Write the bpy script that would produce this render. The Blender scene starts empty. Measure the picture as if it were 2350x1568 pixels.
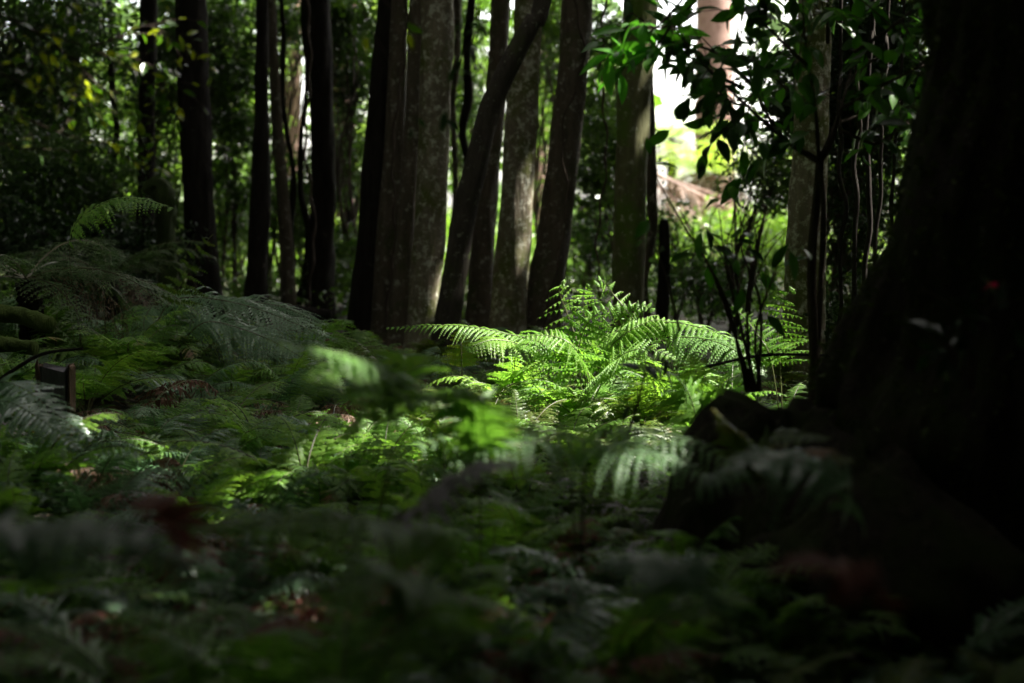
import bpy, math, random
import numpy as np
from mathutils import Vector

rng = np.random.default_rng(7)
scene = bpy.context.scene
COL = scene.collection
TAU = 2 * math.pi
CAMH = 1.1
F = 3917.0
PITCH = math.atan((784 - 470) / F)
CP, SP = math.cos(PITCH), math.sin(PITCH)
SUN_EL = math.radians(51)
SUN_AZ = math.radians(84)      # clockwise from +Y
SUN = np.array([math.sin(SUN_AZ) * math.cos(SUN_EL), math.cos(SUN_AZ) * math.cos(SUN_EL), math.sin(SUN_EL)])


def at(x, y, d):
    """photo pixel (2350 wide) at forward distance d -> world point"""
    a, b = (x - 1175) / F, (784 - y) / F
    v = np.array([a, CP + b * SP, -SP + b * CP])
    return np.array([0, 0, CAMH]) + v * (d / v[1])


def px(d, n):
    return n * d / F


# ------------------------------------------------------------------ terrain height
def ground(x, y):
    x = np.asarray(x, float); y = np.asarray(y, float)
    z = 0.05 * np.sin(x * 1.3 + 0.7) * np.cos(y * 0.9) + 0.03 * np.sin(x * 3.1 + y * 2.3) + 0.02 * np.sin(y * 5.1 - x * 2)
    z = z + 0.35 / (1 + np.exp((x + 2.6) * 2.2)) * np.exp(-((y - 9) / 4.5) ** 2)
    return z


# ------------------------------------------------------------------ mesh plumbing
def mesh_from(name, V, groups, mats, smooth=False):
    """groups: list of (faces array (n,k), material index)"""
    me = bpy.data.meshes.new(name)
    V = np.asarray(V, np.float32)
    me.vertices.add(len(V)); me.vertices.foreach_set('co', V.ravel())
    groups = [(np.asarray(f), m) for f, m in groups if len(f)]
    loops = np.concatenate([f.ravel() for f, m in groups]).astype(np.int32)
    sizes = np.concatenate([np.full(len(f), f.shape[1]) for f, m in groups]).astype(np.int32)
    mi = np.concatenate([np.full(len(f), m) for f, m in groups]).astype(np.int32)
    starts = np.concatenate([[0], np.cumsum(sizes)[:-1]]).astype(np.int32)
    me.loops.add(len(loops)); me.loops.foreach_set('vertex_index', loops)
    me.polygons.add(len(sizes)); me.polygons.foreach_set('loop_start', starts)
    me.polygons.foreach_set('material_index', mi)
    me.polygons.foreach_set('use_smooth', np.full(len(sizes), bool(smooth)))
    for m in mats: me.materials.append(m)
    me.update(calc_edges=True)
    return me


class MB:
    def __init__(s): s.V = []; s.G = []; s.n = 0
    def add(s, V, F_, m=0):
        V = np.asarray(V, float).reshape(-1, 3); F_ = np.asarray(F_)
        if len(F_) == 0: return s
        s.V.append(V); s.G.append((F_ + s.n, m)); s.n += len(V); return s
    def mesh(s, name, mats, origin=None, smooth=False):
        V = np.concatenate(s.V)
        if origin is not None: V = V - np.asarray(origin)
        return mesh_from(name, V, s.G, mats, smooth)


def link(name, me, parent=None, loc=None):
    o = bpy.data.objects.new(name, me); COL.objects.link(o)
    if parent is not None: o.parent = parent
    if loc is not None: o.location = tuple(float(c) for c in loc)
    return o


def tag(o, label=None, cat=None, group=None, kind=None):
    if label: o['label'] = label
    if cat: o['category'] = cat
    if group: o['group'] = group
    if kind: o['kind'] = kind
    return o


def empty(name, loc, label, cat, group=None):
    o = link(name, None, loc=loc); o.empty_display_size = 0.1
    return tag(o, label, cat, group)


def norm(v):
    v = np.asarray(v, float)
    return v / (np.linalg.norm(v, axis=-1, keepdims=True) + 1e-9)


def resample(P, n, smooth=True):
    P = np.asarray(P, float)
    if len(P) == 2 or not smooth:
        s = np.r_[0, np.cumsum(np.linalg.norm(np.diff(P[:, :3], axis=0), axis=1))]; s /= s[-1]
        t = np.linspace(0, 1, n)
        return np.stack([np.interp(t, s, P[:, k]) for k in range(P.shape[1])], 1)
    Q = np.vstack([2 * P[0] - P[1], P, 2 * P[-1] - P[-2]])
    out = []
    for i in range(1, len(Q) - 2):
        t = np.linspace(0, 1, 12, endpoint=False)[:, None]
        a, b, c, d = Q[i - 1], Q[i], Q[i + 1], Q[i + 2]
        out.append(0.5 * (2 * b + (c - a) * t + (2 * a - 5 * b + 4 * c - d) * t ** 2 + (3 * b - a - 3 * c + d) * t ** 3))
    out.append(P[-1:])
    return resample(np.concatenate(out), n, False)


def tube(P, R, seg=8, rfun=None, cap=True):
    """tube along P (n,3) with radii R (n,)"""
    P = np.asarray(P, float); n = len(P); R = np.broadcast_to(R, (n,))
    T = norm(np.gradient(P, axis=0))
    ref = np.array([0, 0, 1.0]) if abs(T[:, 2]).mean() < .7 else np.array([0, 1.0, 0])
    A = norm(np.cross(T, ref)); B = np.cross(T, A)
    th = np.arange(seg) / seg * TAU
    rr = R[:, None] * (rfun(np.arange(n)[:, None] / (n - 1), th[None, :]) if rfun else 1.0)
    V = P[:, None] + (A[:, None] * np.cos(th)[None, :, None] + B[:, None] * np.sin(th)[None, :, None]) * rr[..., None]
    V = V.reshape(-1, 3)
    i = np.arange(n - 1)[:, None] * seg; j = np.arange(seg)[None]; k = (j + 1) % seg
    Fq = np.stack([i + j, i + k, i + seg + k, i + seg + j], -1).reshape(-1, 4)
    return V, Fq


# ------------------------------------------------------------------ materials
def nodes(name):
    m = bpy.data.materials.new(name); m.use_nodes = True
    nt = m.node_tree; nt.nodes.clear()
    return m, nt, (lambda t, **k: _nd(nt, t, k))


def _nd(nt, t, k):
    n = nt.nodes.new(t)
    for a, b in k.items(): setattr(n, a, b)
    return n


def leaf_mat(name, cols, rough=0.4, trans=0.35, tcol=None, spec=0.5, scale=6.0, dead=None, coord='Object'):
    """cols: two or three base colours mixed by noise and by each leaf's / object's own random value"""
    m, nt, N = nodes(name); L = nt.links.new
    geo = N('ShaderNodeNewGeometry'); tc = N('ShaderNodeTexCoord'); oi = N('ShaderNodeObjectInfo')
    nz = N('ShaderNodeTexNoise'); nz.inputs['Scale'].default_value = scale; nz.inputs['Detail'].default_value = 3
    L(tc.outputs[coord], nz.inputs['Vector'])
    ad = N('ShaderNodeMath', operation='ADD'); L(geo.outputs['Random Per Island'], ad.inputs[0]); L(nz.outputs['Fac'], ad.inputs[1])
    ad2 = N('ShaderNodeMath', operation='ADD'); L(ad.outputs[0], ad2.inputs[0]); L(oi.outputs['Random'], ad2.inputs[1])
    mu = N('ShaderNodeMath', operation='MULTIPLY'); L(ad2.outputs[0], mu.inputs[0]); mu.inputs[1].default_value = 1 / 3
    cr = N('ShaderNodeValToRGB'); L(mu.outputs[0], cr.inputs[0])
    e = cr.color_ramp.elements
    while len(e) < len(cols): e.new(0.5)
    for i, c in enumerate(cols):
        e[i].position = 0.25 + 0.5 * i / (len(cols) - 1); e[i].color = (*c, 1)
    col = cr.outputs[0]
    if dead:
        n2 = N('ShaderNodeTexNoise'); n2.inputs['Scale'].default_value = dead[1]; L(tc.outputs[coord], n2.inputs['Vector'])
        r2 = N('ShaderNodeMapRange'); L(n2.outputs['Fac'], r2.inputs[0]); r2.inputs[1].default_value = dead[2]; r2.inputs[2].default_value = dead[2] + .12
        mx = N('ShaderNodeMixRGB'); L(r2.outputs[0], mx.inputs[0]); L(col, mx.inputs[1]); mx.inputs[2].default_value = (*dead[0], 1)
        col = mx.outputs[0]
    pb = N('ShaderNodeBsdfPrincipled'); L(col, pb.inputs['Base Color'])
    rr = N('ShaderNodeMapRange'); L(nz.outputs['Fac'], rr.inputs[0]); rr.inputs[3].default_value = max(.1, rough - .12); rr.inputs[4].default_value = rough + .15
    L(rr.outputs[0], pb.inputs['Roughness']); pb.inputs['Specular IOR Level'].default_value = spec
    out = N('ShaderNodeOutputMaterial')
    if trans > 0:
        tr = N('ShaderNodeBsdfTranslucent')
        tm = N('ShaderNodeMixRGB', blend_type='MULTIPLY'); tm.inputs[0].default_value = 1
        L(col, tm.inputs[1]); tm.inputs[2].default_value = (*(tcol or (2.2, 2.4, 0.9)), 1)
        L(tm.outputs[0], tr.inputs[0])
        ms = N('ShaderNodeMixShader'); ms.inputs[0].default_value = trans
        L(pb.outputs[0], ms.inputs[1]); L(tr.outputs[0], ms.inputs[2]); L(ms.outputs[0], out.inputs[0])
    else:
        L(pb.outputs[0], out.inputs[0])
    return m


def bark_mat(name, base, alt, lichen, lich_amt, moss, moss_amt, scale=1.0, rough=.85, bump=1.0, spec=.2):
    m, nt, N = nodes(name); L = nt.links.new
    tc = N('ShaderNodeTexCoord'); oi = N('ShaderNodeObjectInfo')
    va = N('ShaderNodeVectorMath', operation='ADD'); L(tc.outputs['Object'], va.inputs[0])
    vm = N('ShaderNodeVectorMath', operation='SCALE'); L(oi.outputs['Random'], vm.inputs['Scale']); vm.inputs[0].default_value = (13, 7, 5)
    L(vm.outputs[0], va.inputs[1])
    mp = N('ShaderNodeMapping'); mp.inputs['Scale'].default_value = (scale * 14, scale * 14, scale * 3.2); L(va.outputs[0], mp.inputs[0])
    n1 = N('ShaderNodeTexNoise'); n1.inputs['Scale'].default_value = 1.6; n1.inputs['Detail'].default_value = 8; n1.inputs['Roughness'].default_value = .65; L(mp.outputs[0], n1.inputs['Vector'])
    mx = N('ShaderNodeMixRGB'); mx.inputs[1].default_value = (*base, 1); mx.inputs[2].default_value = (*alt, 1)
    c1 = N('ShaderNodeMapRange'); L(n1.outputs['Fac'], c1.inputs[0]); c1.inputs[1].default_value = .35; c1.inputs[2].default_value = .65
    L(c1.outputs[0], mx.inputs[0])

    def layer(prev, colr, amt, sc, wid, det):
        n = N('ShaderNodeTexNoise'); n.inputs['Scale'].default_value = sc; n.inputs['Detail'].default_value = det; n.inputs['Roughness'].default_value = .7
        L(va.outputs[0], n.inputs['Vector'])
        r = N('ShaderNodeMapRange'); L(n.outputs['Fac'], r.inputs[0]); th = .78 - .42 * amt
        r.inputs[1].default_value = th; r.inputs[2].default_value = th + wid
        k = N('ShaderNodeMixRGB'); L(r.outputs[0], k.inputs[0]); L(prev, k.inputs[1]); k.inputs[2].default_value = (*colr, 1)
        return k.outputs[0]
    c = layer(mx.outputs[0], moss, moss_amt, 3.1 * scale, .14, 5)
    c = layer(c, lichen, lich_amt, 15 * scale, .09, 9)
    c = layer(c, tuple(v * 1.15 for v in lichen), lich_amt * .75, 34.0 * scale, .10, 6)
    pb = N('ShaderNodeBsdfPrincipled'); L(c, pb.inputs['Base Color']); pb.inputs['Roughness'].default_value = rough
    pb.inputs['Specular IOR Level'].default_value = spec
    bp = N('ShaderNodeBump'); bp.inputs['Strength'].default_value = bump; bp.inputs['Distance'].default_value = .02
    L(n1.outputs['Fac'], bp.inputs['Height']); L(bp.outputs[0], pb.inputs['Normal'])
    out = N('ShaderNodeOutputMaterial'); L(pb.outputs[0], out.inputs[0])
    return m


M = {}
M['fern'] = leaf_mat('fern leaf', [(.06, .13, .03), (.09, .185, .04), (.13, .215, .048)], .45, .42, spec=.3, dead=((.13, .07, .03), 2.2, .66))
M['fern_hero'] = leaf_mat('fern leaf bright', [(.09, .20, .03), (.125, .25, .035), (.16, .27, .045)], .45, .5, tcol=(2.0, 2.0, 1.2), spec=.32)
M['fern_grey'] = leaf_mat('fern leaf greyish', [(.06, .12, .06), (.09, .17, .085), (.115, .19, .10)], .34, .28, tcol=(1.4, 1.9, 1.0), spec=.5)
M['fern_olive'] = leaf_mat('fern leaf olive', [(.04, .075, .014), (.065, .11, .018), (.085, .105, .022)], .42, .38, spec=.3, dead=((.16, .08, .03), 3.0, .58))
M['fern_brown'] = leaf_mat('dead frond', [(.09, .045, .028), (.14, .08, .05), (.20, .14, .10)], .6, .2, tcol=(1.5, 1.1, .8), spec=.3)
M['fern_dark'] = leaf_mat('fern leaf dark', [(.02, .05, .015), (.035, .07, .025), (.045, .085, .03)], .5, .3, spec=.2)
M['fern_tan'] = leaf_mat('tan dead frond', [(.14, .08, .06), (.22, .15, .12), (.30, .23, .19)], .6, .25, tcol=(1.3, 1.1, 1), spec=.2)
M['fern_arch'] = leaf_mat('soft pale green frond', [(.10, .19, .08), (.13, .24, .10), (.16, .26, .12)], .42, .4, tcol=(1.7, 2.0, 1.0), spec=.4)
M['fern_pale'] = leaf_mat('withered frond', [(.26, .235, .25), (.33, .30, .31), (.38, .355, .36)], .55, .25, tcol=(1, 1, 1), spec=.4)
M['fern_red'] = leaf_mat('rust red frond', [(.12, .035, .025), (.17, .05, .035), (.15, .07, .04)], .55, .3, tcol=(1.6, 1, .8), spec=.35)
M['stem'] = leaf_mat('frond stalk', [(.05, .07, .015), (.06, .045, .02)], .5, 0, spec=.4)
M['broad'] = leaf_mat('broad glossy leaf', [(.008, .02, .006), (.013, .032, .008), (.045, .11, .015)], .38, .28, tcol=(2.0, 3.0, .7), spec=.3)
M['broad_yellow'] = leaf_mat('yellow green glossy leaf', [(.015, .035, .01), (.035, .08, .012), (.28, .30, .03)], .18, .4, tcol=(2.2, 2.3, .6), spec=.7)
M['broad_lit'] = leaf_mat('sunlit broad leaf', [(.04, .13, .02), (.06, .17, .025), (.08, .20, .03)], .3, .42, tcol=(1.8, 2.4, .8), spec=.5)  # brighter copy of the broad leaf, sunlight put into its colour
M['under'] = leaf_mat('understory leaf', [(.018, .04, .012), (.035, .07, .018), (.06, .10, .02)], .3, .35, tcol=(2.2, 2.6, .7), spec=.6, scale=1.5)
M['under_shaded'] = leaf_mat('shaded understory leaf', [(.010, .022, .008), (.018, .04, .010), (.03, .06, .014)], .35, .25, tcol=(2.0, 2.6, .7), spec=.35, scale=1.5)  # darker copy of the understory leaf, deep shade put into its colour
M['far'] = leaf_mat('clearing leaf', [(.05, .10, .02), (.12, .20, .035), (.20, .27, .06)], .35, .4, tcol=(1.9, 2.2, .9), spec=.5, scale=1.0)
M['tuft'] = leaf_mat('moss tuft', [(.02, .03, .008), (.035, .05, .012), (.05, .065, .015)], .7, .15, spec=.1)
M['treefern'] = leaf_mat('tree fern leaf', [(.14, .24, .04), (.20, .31, .05), (.25, .34, .07)], .4, .45, tcol=(2.0, 2.0, .8), spec=.5)
M['canopy'] = leaf_mat('canopy leaf', [(.02, .04, .01), (.035, .065, .015)], .4, .12, spec=.3, scale=.5)
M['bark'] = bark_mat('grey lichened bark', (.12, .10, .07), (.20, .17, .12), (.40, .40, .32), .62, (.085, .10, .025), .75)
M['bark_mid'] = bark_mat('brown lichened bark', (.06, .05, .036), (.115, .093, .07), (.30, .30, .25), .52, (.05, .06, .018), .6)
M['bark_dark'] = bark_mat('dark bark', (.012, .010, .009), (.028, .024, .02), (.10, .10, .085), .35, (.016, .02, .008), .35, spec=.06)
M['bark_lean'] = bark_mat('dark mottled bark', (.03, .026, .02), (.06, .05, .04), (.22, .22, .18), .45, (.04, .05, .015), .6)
M['bark_green'] = bark_mat('mossy green bark', (.09, .09, .045), (.15, .15, .07), (.34, .35, .26), .5, (.09, .145, .02), .72)
M['bark_red'] = bark_mat('reddish fibrous bark', (.13, .075, .06), (.24, .16, .135), (.32, .26, .23), .2, (.2, .2, .1), .1)
M['bark_giant'] = bark_mat('rough dark buttress bark', (.014, .012, .009), (.036, .032, .022), (.09, .09, .07), .4, (.026, .034, .012), .8, scale=1.6, bump=1.0, spec=.04)
M['moss'] = bark_mat('moss', (.03, .05, .01), (.06, .09, .015), (.10, .13, .04), .3, (.05, .08, .012), .9, scale=3, bump=1.0)
M['moss_dark'] = bark_mat('dark moss', (.02, .03, .008), (.035, .05, .012), (.06, .08, .025), .3, (.03, .05, .01), .8, scale=3, bump=1.0)
M['twig'] = bark_mat('twig bark', (.05, .035, .025), (.08, .06, .045), (.2, .19, .17), .3, (.06, .06, .02), .3, scale=4)
M['wood'] = bark_mat('weathered wood', (.09, .055, .036), (.14, .09, .06), (.3, .26, .2), .2, (.08, .08, .03), .3, scale=3)
M['stone'] = bark_mat('grey stone', (.09, .088, .098), (.13, .125, .135), (.26, .26, .26), .2, (.09, .1, .06), .3, scale=2, bump=.3)
M['pink'] = leaf_mat('pink petal', [(.65, .02, .16), (.75, .04, .22)], .5, .4, tcol=(1.2, .6, .8))
M['white'] = leaf_mat('pale petal', [(.5, .5, .42), (.6, .58, .5)], .5, .3, tcol=(1, 1, 1))


def soil_mat():
    m, nt, N = nodes('leaf litter'); L = nt.links.new
    tc = N('ShaderNodeTexCoord')
    v = N('ShaderNodeTexVoronoi'); v.inputs['Scale'].default_value = 28; L(tc.outputs['Object'], v.inputs['Vector'])
    n = N('ShaderNodeTexNoise'); n.inputs['Scale'].default_value = 5; n.inputs['Detail'].default_value = 9; L(tc.outputs['Object'], n.inputs['Vector'])
    cr = N('ShaderNodeValToRGB'); e = cr.color_ramp.elements
    e[0].position = .2; e[0].color = (.018, .013, .009, 1); e[1].position = .8; e[1].color = (.06, .04, .026, 1)
    s = N('ShaderNodeSeparateColor'); L(v.outputs['Color'], s.inputs[0]); L(s.outputs[0], cr.inputs[0])
    g = N('ShaderNodeMapRange'); L(n.outputs['Fac'], g.inputs[0]); g.inputs[1].default_value = .48; g.inputs[2].default_value = .62
    mx = N('ShaderNodeMixRGB'); L(g.outputs[0], mx.inputs[0]); L(cr.outputs[0], mx.inputs[1]); mx.inputs[2].default_value = (.03, .06, .012, 1)
    pb = N('ShaderNodeBsdfPrincipled'); L(mx.outputs[0], pb.inputs['Base Color']); pb.inputs['Roughness'].default_value = .8
    bp = N('ShaderNodeBump'); bp.inputs['Strength'].default_value = .8; bp.inputs['Distance'].default_value = .02; L(v.outputs['Distance'], bp.inputs['Height']); L(bp.outputs[0], pb.inputs['Normal'])
    o = N('ShaderNodeOutputMaterial'); L(pb.outputs[0], o.inputs[0])
    return m


M['soil'] = soil_mat()


# ------------------------------------------------------------------ fronds
def frond(mb, path, up, plen, npairs=22, npin=13, pl=.03, pw=.014, droop=.25, sweep=.35, hang=.3, r=None, tip=.5,
          stalk=.12, shape='taper', rr=.004, jit=.15, detail=1):
    """a bipinnate frond along path (k,3). plen: longest pinna. Leaf faces -> material 0, stalks -> 1"""
    r = r or rng
    n = 26
    P = resample(path, n); T = norm(np.gradient(P, axis=0))
    up = np.asarray(up, float)
    if detail < 2:      # leaflets of neighbouring pinnae just meet
        sp = np.linalg.norm(np.diff(P, axis=0), axis=1).sum() * (1 - stalk) / npairs
        pw *= min(1, .85 * sp / pl) ** .2; pl = min(pl, .85 * sp)
    S = norm(np.cross(T, up)); Nn = np.cross(S, T)
    V, Fq = tube(P, rr * (1 - .8 * np.linspace(0, 1, n)), 4)
    mb.add(V, Fq, 1)
    ts = stalk + (1 - stalk) * (np.arange(npairs) + .5) / npairs
    if shape == 'taper': ln = np.minimum(1, (ts - stalk + .04) / .18) ** .7 * np.clip(1.02 - ts, 0, 1) ** .75
    elif shape == 'tri': ln = np.minimum(1, (ts - stalk + .06) / .1) * np.clip(1.02 - ts, 0, 1) ** 1.0
    else: ln = np.minimum(1, (ts - stalk + .05) / .25) ** .8 * np.clip(1.05 - ts, 0, 1) ** .5
    ln = ln / ln.max() * plen
    zdn = np.array([0, 0, -1.0])
    for i, t in enumerate(ts):
        f = t * (n - 1); a = int(f); b = min(a + 1, n - 1); w = f - a
        p = P[a] * (1 - w) + P[b] * w; tt, ss, nn = T[a], S[a], Nn[a]
        for s in (-1, 1):
            l = ln[i] * (1 + r.normal() * jit * .5)
            if l < .012 or r.random() < jit * .12: continue
            sw = sweep + r.normal() * jit * .5
            D = norm(ss * s * math.cos(sw) + tt * math.sin(sw) + nn * r.normal() * jit * .6)
            k = max(4, int(npin * (l / plen) ** .8))
            u = (np.arange(k) + .6) / (k + .3)
            dr = droop * (1 + r.normal() * .25)
            q = lambda x: p + D * (l * x)[:, None] + (zdn * .75 - nn * .25) * (l * dr * x ** 2)[:, None]
            Q = q(u); d = norm(D + (zdn * .75 - nn * .25) * (2 * dr * u)[:, None])
            # pinna stalk ribbon
            us = np.linspace(0, 1, 4); Qs = q(us); wd = tt * .0011 * (l / .12) ** .3
            VV = np.concatenate([Qs - wd, Qs + wd]); mb.add(VV, np.array([[0, 1, 5, 4], [1, 2, 6, 5], [2, 3, 7, 6]]), 1)
            pln = pl * np.clip(1.12 - u, .1, 1) ** .6 * (.55 + .45 * (l / plen))
            for g in (-1, 1):
                e = norm(np.cross(nn, d) * g + d * .38 + zdn * hang + r.normal(size=(k, 3)) * jit * .6)
                pp = pln * (1 + r.normal(size=k) * jit)
                pp = np.maximum(pp, pl * .1); pwid = pw * (pp / pl) ** .5 * .5
                m1 = .5
                A1 = Q - d * pwid[:, None]; A2 = Q + d * pwid[:, None]
                tipv = Q + e * pp[:, None] + d * (pp * .12)[:, None]
                if detail == 3:   # toothed triangular leaflets, wide at the base
                    nz = nn * (pp * .12)[:, None]
                    A1 = A1 + e * (pp * .06)[:, None]; A2 = A2 + e * (pp * .06)[:, None]
                    B1 = Q + e * (pp * .40)[:, None] - d * (pwid * .66)[:, None]; C1 = Q + e * (pp * .44)[:, None] - d * (pwid * .46)[:, None] + nz
                    D1 = Q + e * (pp * .72)[:, None] - d * (pwid * .30)[:, None]
                    B2 = Q + e * (pp * .40)[:, None] + d * (pwid * .66)[:, None]; C2 = Q + e * (pp * .44)[:, None] + d * (pwid * .46)[:, None] + nz
                    D2 = Q + e * (pp * .72)[:, None] + d * (pwid * .30)[:, None]
                    VV = np.stack([A1, B1, C1, D1, tipv, D2, C2, B2, A2], 1).reshape(-1, 3)
                    mb.add(VV, np.arange(k * 9).reshape(-1, 9), 0)
                elif detail == 2:   # toothed outline
                    nz = nn * (pp * .10)[:, None]
                    B1 = Q + e * (pp * .33)[:, None] - d * (pwid * 1.15)[:, None]; C1 = Q + e * (pp * .42)[:, None] - d * (pwid * .72)[:, None] + nz
                    D1 = Q + e * (pp * .66)[:, None] - d * (pwid * .72)[:, None]
                    B2 = Q + e * (pp * .33)[:, None] + d * (pwid * 1.15)[:, None]; C2 = Q + e * (pp * .42)[:, None] + d * (pwid * .72)[:, None] + nz
                    D2 = Q + e * (pp * .66)[:, None] + d * (pwid * .72)[:, None]
                    VV = np.stack([A1, B1, C1, D1, tipv, D2, C2, B2, A2], 1).reshape(-1, 3)
                    mb.add(VV, np.arange(k * 9).reshape(-1, 9), 0)
                elif detail == 0:
                    VV = np.stack([Q, Q + e * (pp * .4)[:, None] - d * pwid[:, None], tipv, Q + e * (pp * .4)[:, None] + d * pwid[:, None]], 1).reshape(-1, 3)
                    mb.add(VV, np.arange(k * 4).reshape(-1, 4), 0)
                else:
                    B1 = Q + e * (pp * tip)[:, None] - d * (pwid * .9)[:, None]; B2 = Q + e * (pp * tip)[:, None] + d * (pwid * .9)[:, None]
                    VV = np.stack([A1, B1, tipv, B2, A2], 1).reshape(-1, 3)
                    mb.add(VV, np.arange(k * 5).reshape(-1, 5), 0)


def arch(L, el0, el1, curl=0., n=8, yaw=0.):
    """side-view arc in the local XZ plane starting at the origin"""
    pts = [np.zeros(3)]; a = 0
    for i in range(n):
        t = (i + .5) / n; e = el0 + (el1 - el0) * t ** 1.2 - curl * max(0, t - .8) * 5
        pts.append(pts[-1] + np.array([math.cos(e) * math.cos(yaw * t), math.cos(e) * math.sin(yaw * t), math.sin(e)]) * L / n)
    return np.array(pts)


FM = [M['fern'], M['stem']]
LIB = {}


def lib(kind, k, matname, **kw):
    LIB[kind] = []
    for i in range(k):
        r = np.random.default_rng(hash(kind) % 1000 if False else sum(map(ord, kind)) * 10 + i)
        mb = MB(); L = 1.0
        pth = arch(L, kw['e0'] + r.normal() * .12, kw['e1'] + r.normal() * .2, n=8, yaw=r.normal() * .25)
        frond(mb, pth, (0, 0, 1), kw['plen'] * (1 + r.normal() * .08), kw.get('np', 22), kw.get('npin', 13), kw['pl'], kw['pw'],
              droop=kw.get('droop', .3), sweep=kw.get('sweep', .4), hang=kw.get('hang', .3), r=r, stalk=kw.get('stalk', .2), shape=kw.get('shape', 'taper'), rr=.007, jit=kw.get('jit', .2), tip=kw.get('tip', .5))
        LIB[kind].append(mb.mesh('frond_' + kind, [M[matname], M['stem']]))


lib('green', 6, 'fern', e0=1.1, e1=-.5, plen=.30, np=24, npin=17, pl=.036, pw=.021)
lib('olive', 3, 'fern_olive', e0=1.1, e1=-.35, plen=.30, np=20, npin=15, pl=.036, pw=.022, shape='tri')
lib('grey', 4, 'fern_grey', e0=.9, e1=-.7, plen=.30, np=30, npin=18, pl=.034, pw=.019, droop=.45)
lib('brown', 4, 'fern_brown', e0=.8, e1=-1.1, plen=.26, np=20, npin=12, pl=.04, pw=.016, droop=1.0, hang=.9, jit=.5)
lib('pale', 2, 'fern_pale', e0=.7, e1=-.7, plen=.24, np=20, npin=12, pl=.045, pw=.02, droop=.6, hang=.6, jit=.4)
lib('red', 2, 'fern_red', e0=.8, e1=-.8, plen=.26, np=20, npin=12, pl=.045, pw=.02, droop=.7, hang=.6, jit=.4)
lib('bright', 3, 'fern_hero', e0=1.15, e1=-.2, plen=.32, np=17, npin=14, pl=.045, pw=.028, shape='tri', tip=.45)


def add_fronds(root, kind, n, scale, az0=0, spread=TAU, r=rng, tilt=.2):
    for i in range(n):
        me = LIB[kind][int(r.integers(len(LIB[kind])))]
        o = link('frond', me, root)
        o.rotation_euler = (r.normal() * .12, r.normal() * tilt, az0 + spread * (i + r.random() * .8) / n)
        s = scale * (1 + r.normal() * .15); o.scale = (s, s, s * (1 + r.normal() * .1))


def fern_plant(x, y, kind, n, scale, label, group=None, name='fern', z=None, **kw):
    zz = float(ground(x, y)) if z is None else z
    e = empty(name, (x, y, zz), label, 'fern', group)
    add_fronds(e, kind, n, scale, az0=rng.random() * TAU, **kw)
    return e


def hero_fern(label, base, fronds, extra=None, name='fern'):
    """base: world point; fronds: list of dict(pts=[(x,y,d)..], mat, up, and frond() keywords)"""
    base = np.asarray(base, float)
    e = empty(name, base, label, 'fern')
    for k, f in enumerate(fronds):
        f = dict(f); pts = [base] if f.pop('root', True) else []
        pts += [at(*p) for p in f.pop('pts')]
        mat = f.pop('mat', 'fern'); up = f.pop('up', (0, 0, 1)); lb = f.pop('label', None)
        if len(pts) > 2 and np.allclose(pts[0], base):
            sg = np.linalg.norm(np.diff(np.array(pts), axis=0), axis=1); f['stalk'] = min(.8, max(f.get('stalk', .12), sg[0] / sg.sum() * .97))
        mb = MB(); frond(mb, np.array(pts), up, r=np.random.default_rng(900 + k + int(base[0] * 10) % 50), **f)
        o = link('frond', mb.mesh('frond', [M[mat], M['stem']], origin=base), e)
        if lb: o['label'] = lb
    if extra: add_fronds(e, extra[0], extra[1], extra[2], az0=rng.random() * 6)
    return e


# ------------------------------------------------------------------ leaves
def leaf_quads(C, size, r, aspect=.5, droop=0.0, hexa=False, up_bias=.6):
    """simple leaves at centres C"""
    n = len(C)
    nrm = norm(r.normal(size=(n, 3)) + np.array([0, 0, up_bias]))
    d = norm(np.cross(nrm, r.normal(size=(n, 3)))) ; d = norm(d + np.array([0, 0, -droop]))
    s = norm(np.cross(nrm, d))
    L = (size * (1 + .3 * r.normal(size=n)).clip(.4, 1.8))[:, None]; W = L * aspect * .5
    fold = np.cross(d, s) * (L * .12)
    if hexa:
        V = np.stack([C - d * L * .5, C - d * L * .2 - s * W, C + d * L * .25 - s * W * .85, C + d * L * .5, C + d * L * .25 + s * W * .85, C - d * L * .2 + s * W], 1)
        return V.reshape(-1, 3), np.arange(n * 6).reshape(-1, 6)
    V = np.stack([C - d * L * .5, C - d * L * .05 - s * W + fold, C + d * L * .5, C - d * L * .05 + s * W + fold], 1)
    return V.reshape(-1, 3), np.arange(n * 4).reshape(-1, 4)


_lt = None
def leaf_full(P, D, Nn, L, W, curl):
    """proper broad leaves: attach point P, direction D, normal Nn -> grid mesh with folded midrib and a drooping pointed tip"""
    P, D, Nn = np.asarray(P, float), norm(D), np.asarray(Nn, float)
    S = norm(np.cross(D, Nn)); U = np.cross(S, D)
    rows = np.array([0, .06, .2, .4, .6, .78, .92, 1.0]); wid = np.array([.03, .08, .62, 1, .95, .62, .22, .0])
    pts = []
    for a, w in zip(rows, wid):
        for s in (-1, 0, 1):
            off = D * (L * a)[:, None] + S * (W * w * s * .5)[:, None] + U * ((W * w * abs(s) * .16) - L * curl * a * a)[:, None]
            pts.append(P + off)
    V = np.stack(pts, 1); n = len(P); k = V.shape[1]
    q = []
    for i in range(len(rows) - 1):
        for j in (0, 1):
            b = i * 3 + j; q.append([b, b + 1, b + 4, b + 3])
    q = np.array(q)
    return V.reshape(-1, 3), (np.arange(n)[:, None, None] * k + q[None]).reshape(-1, 4)


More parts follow.
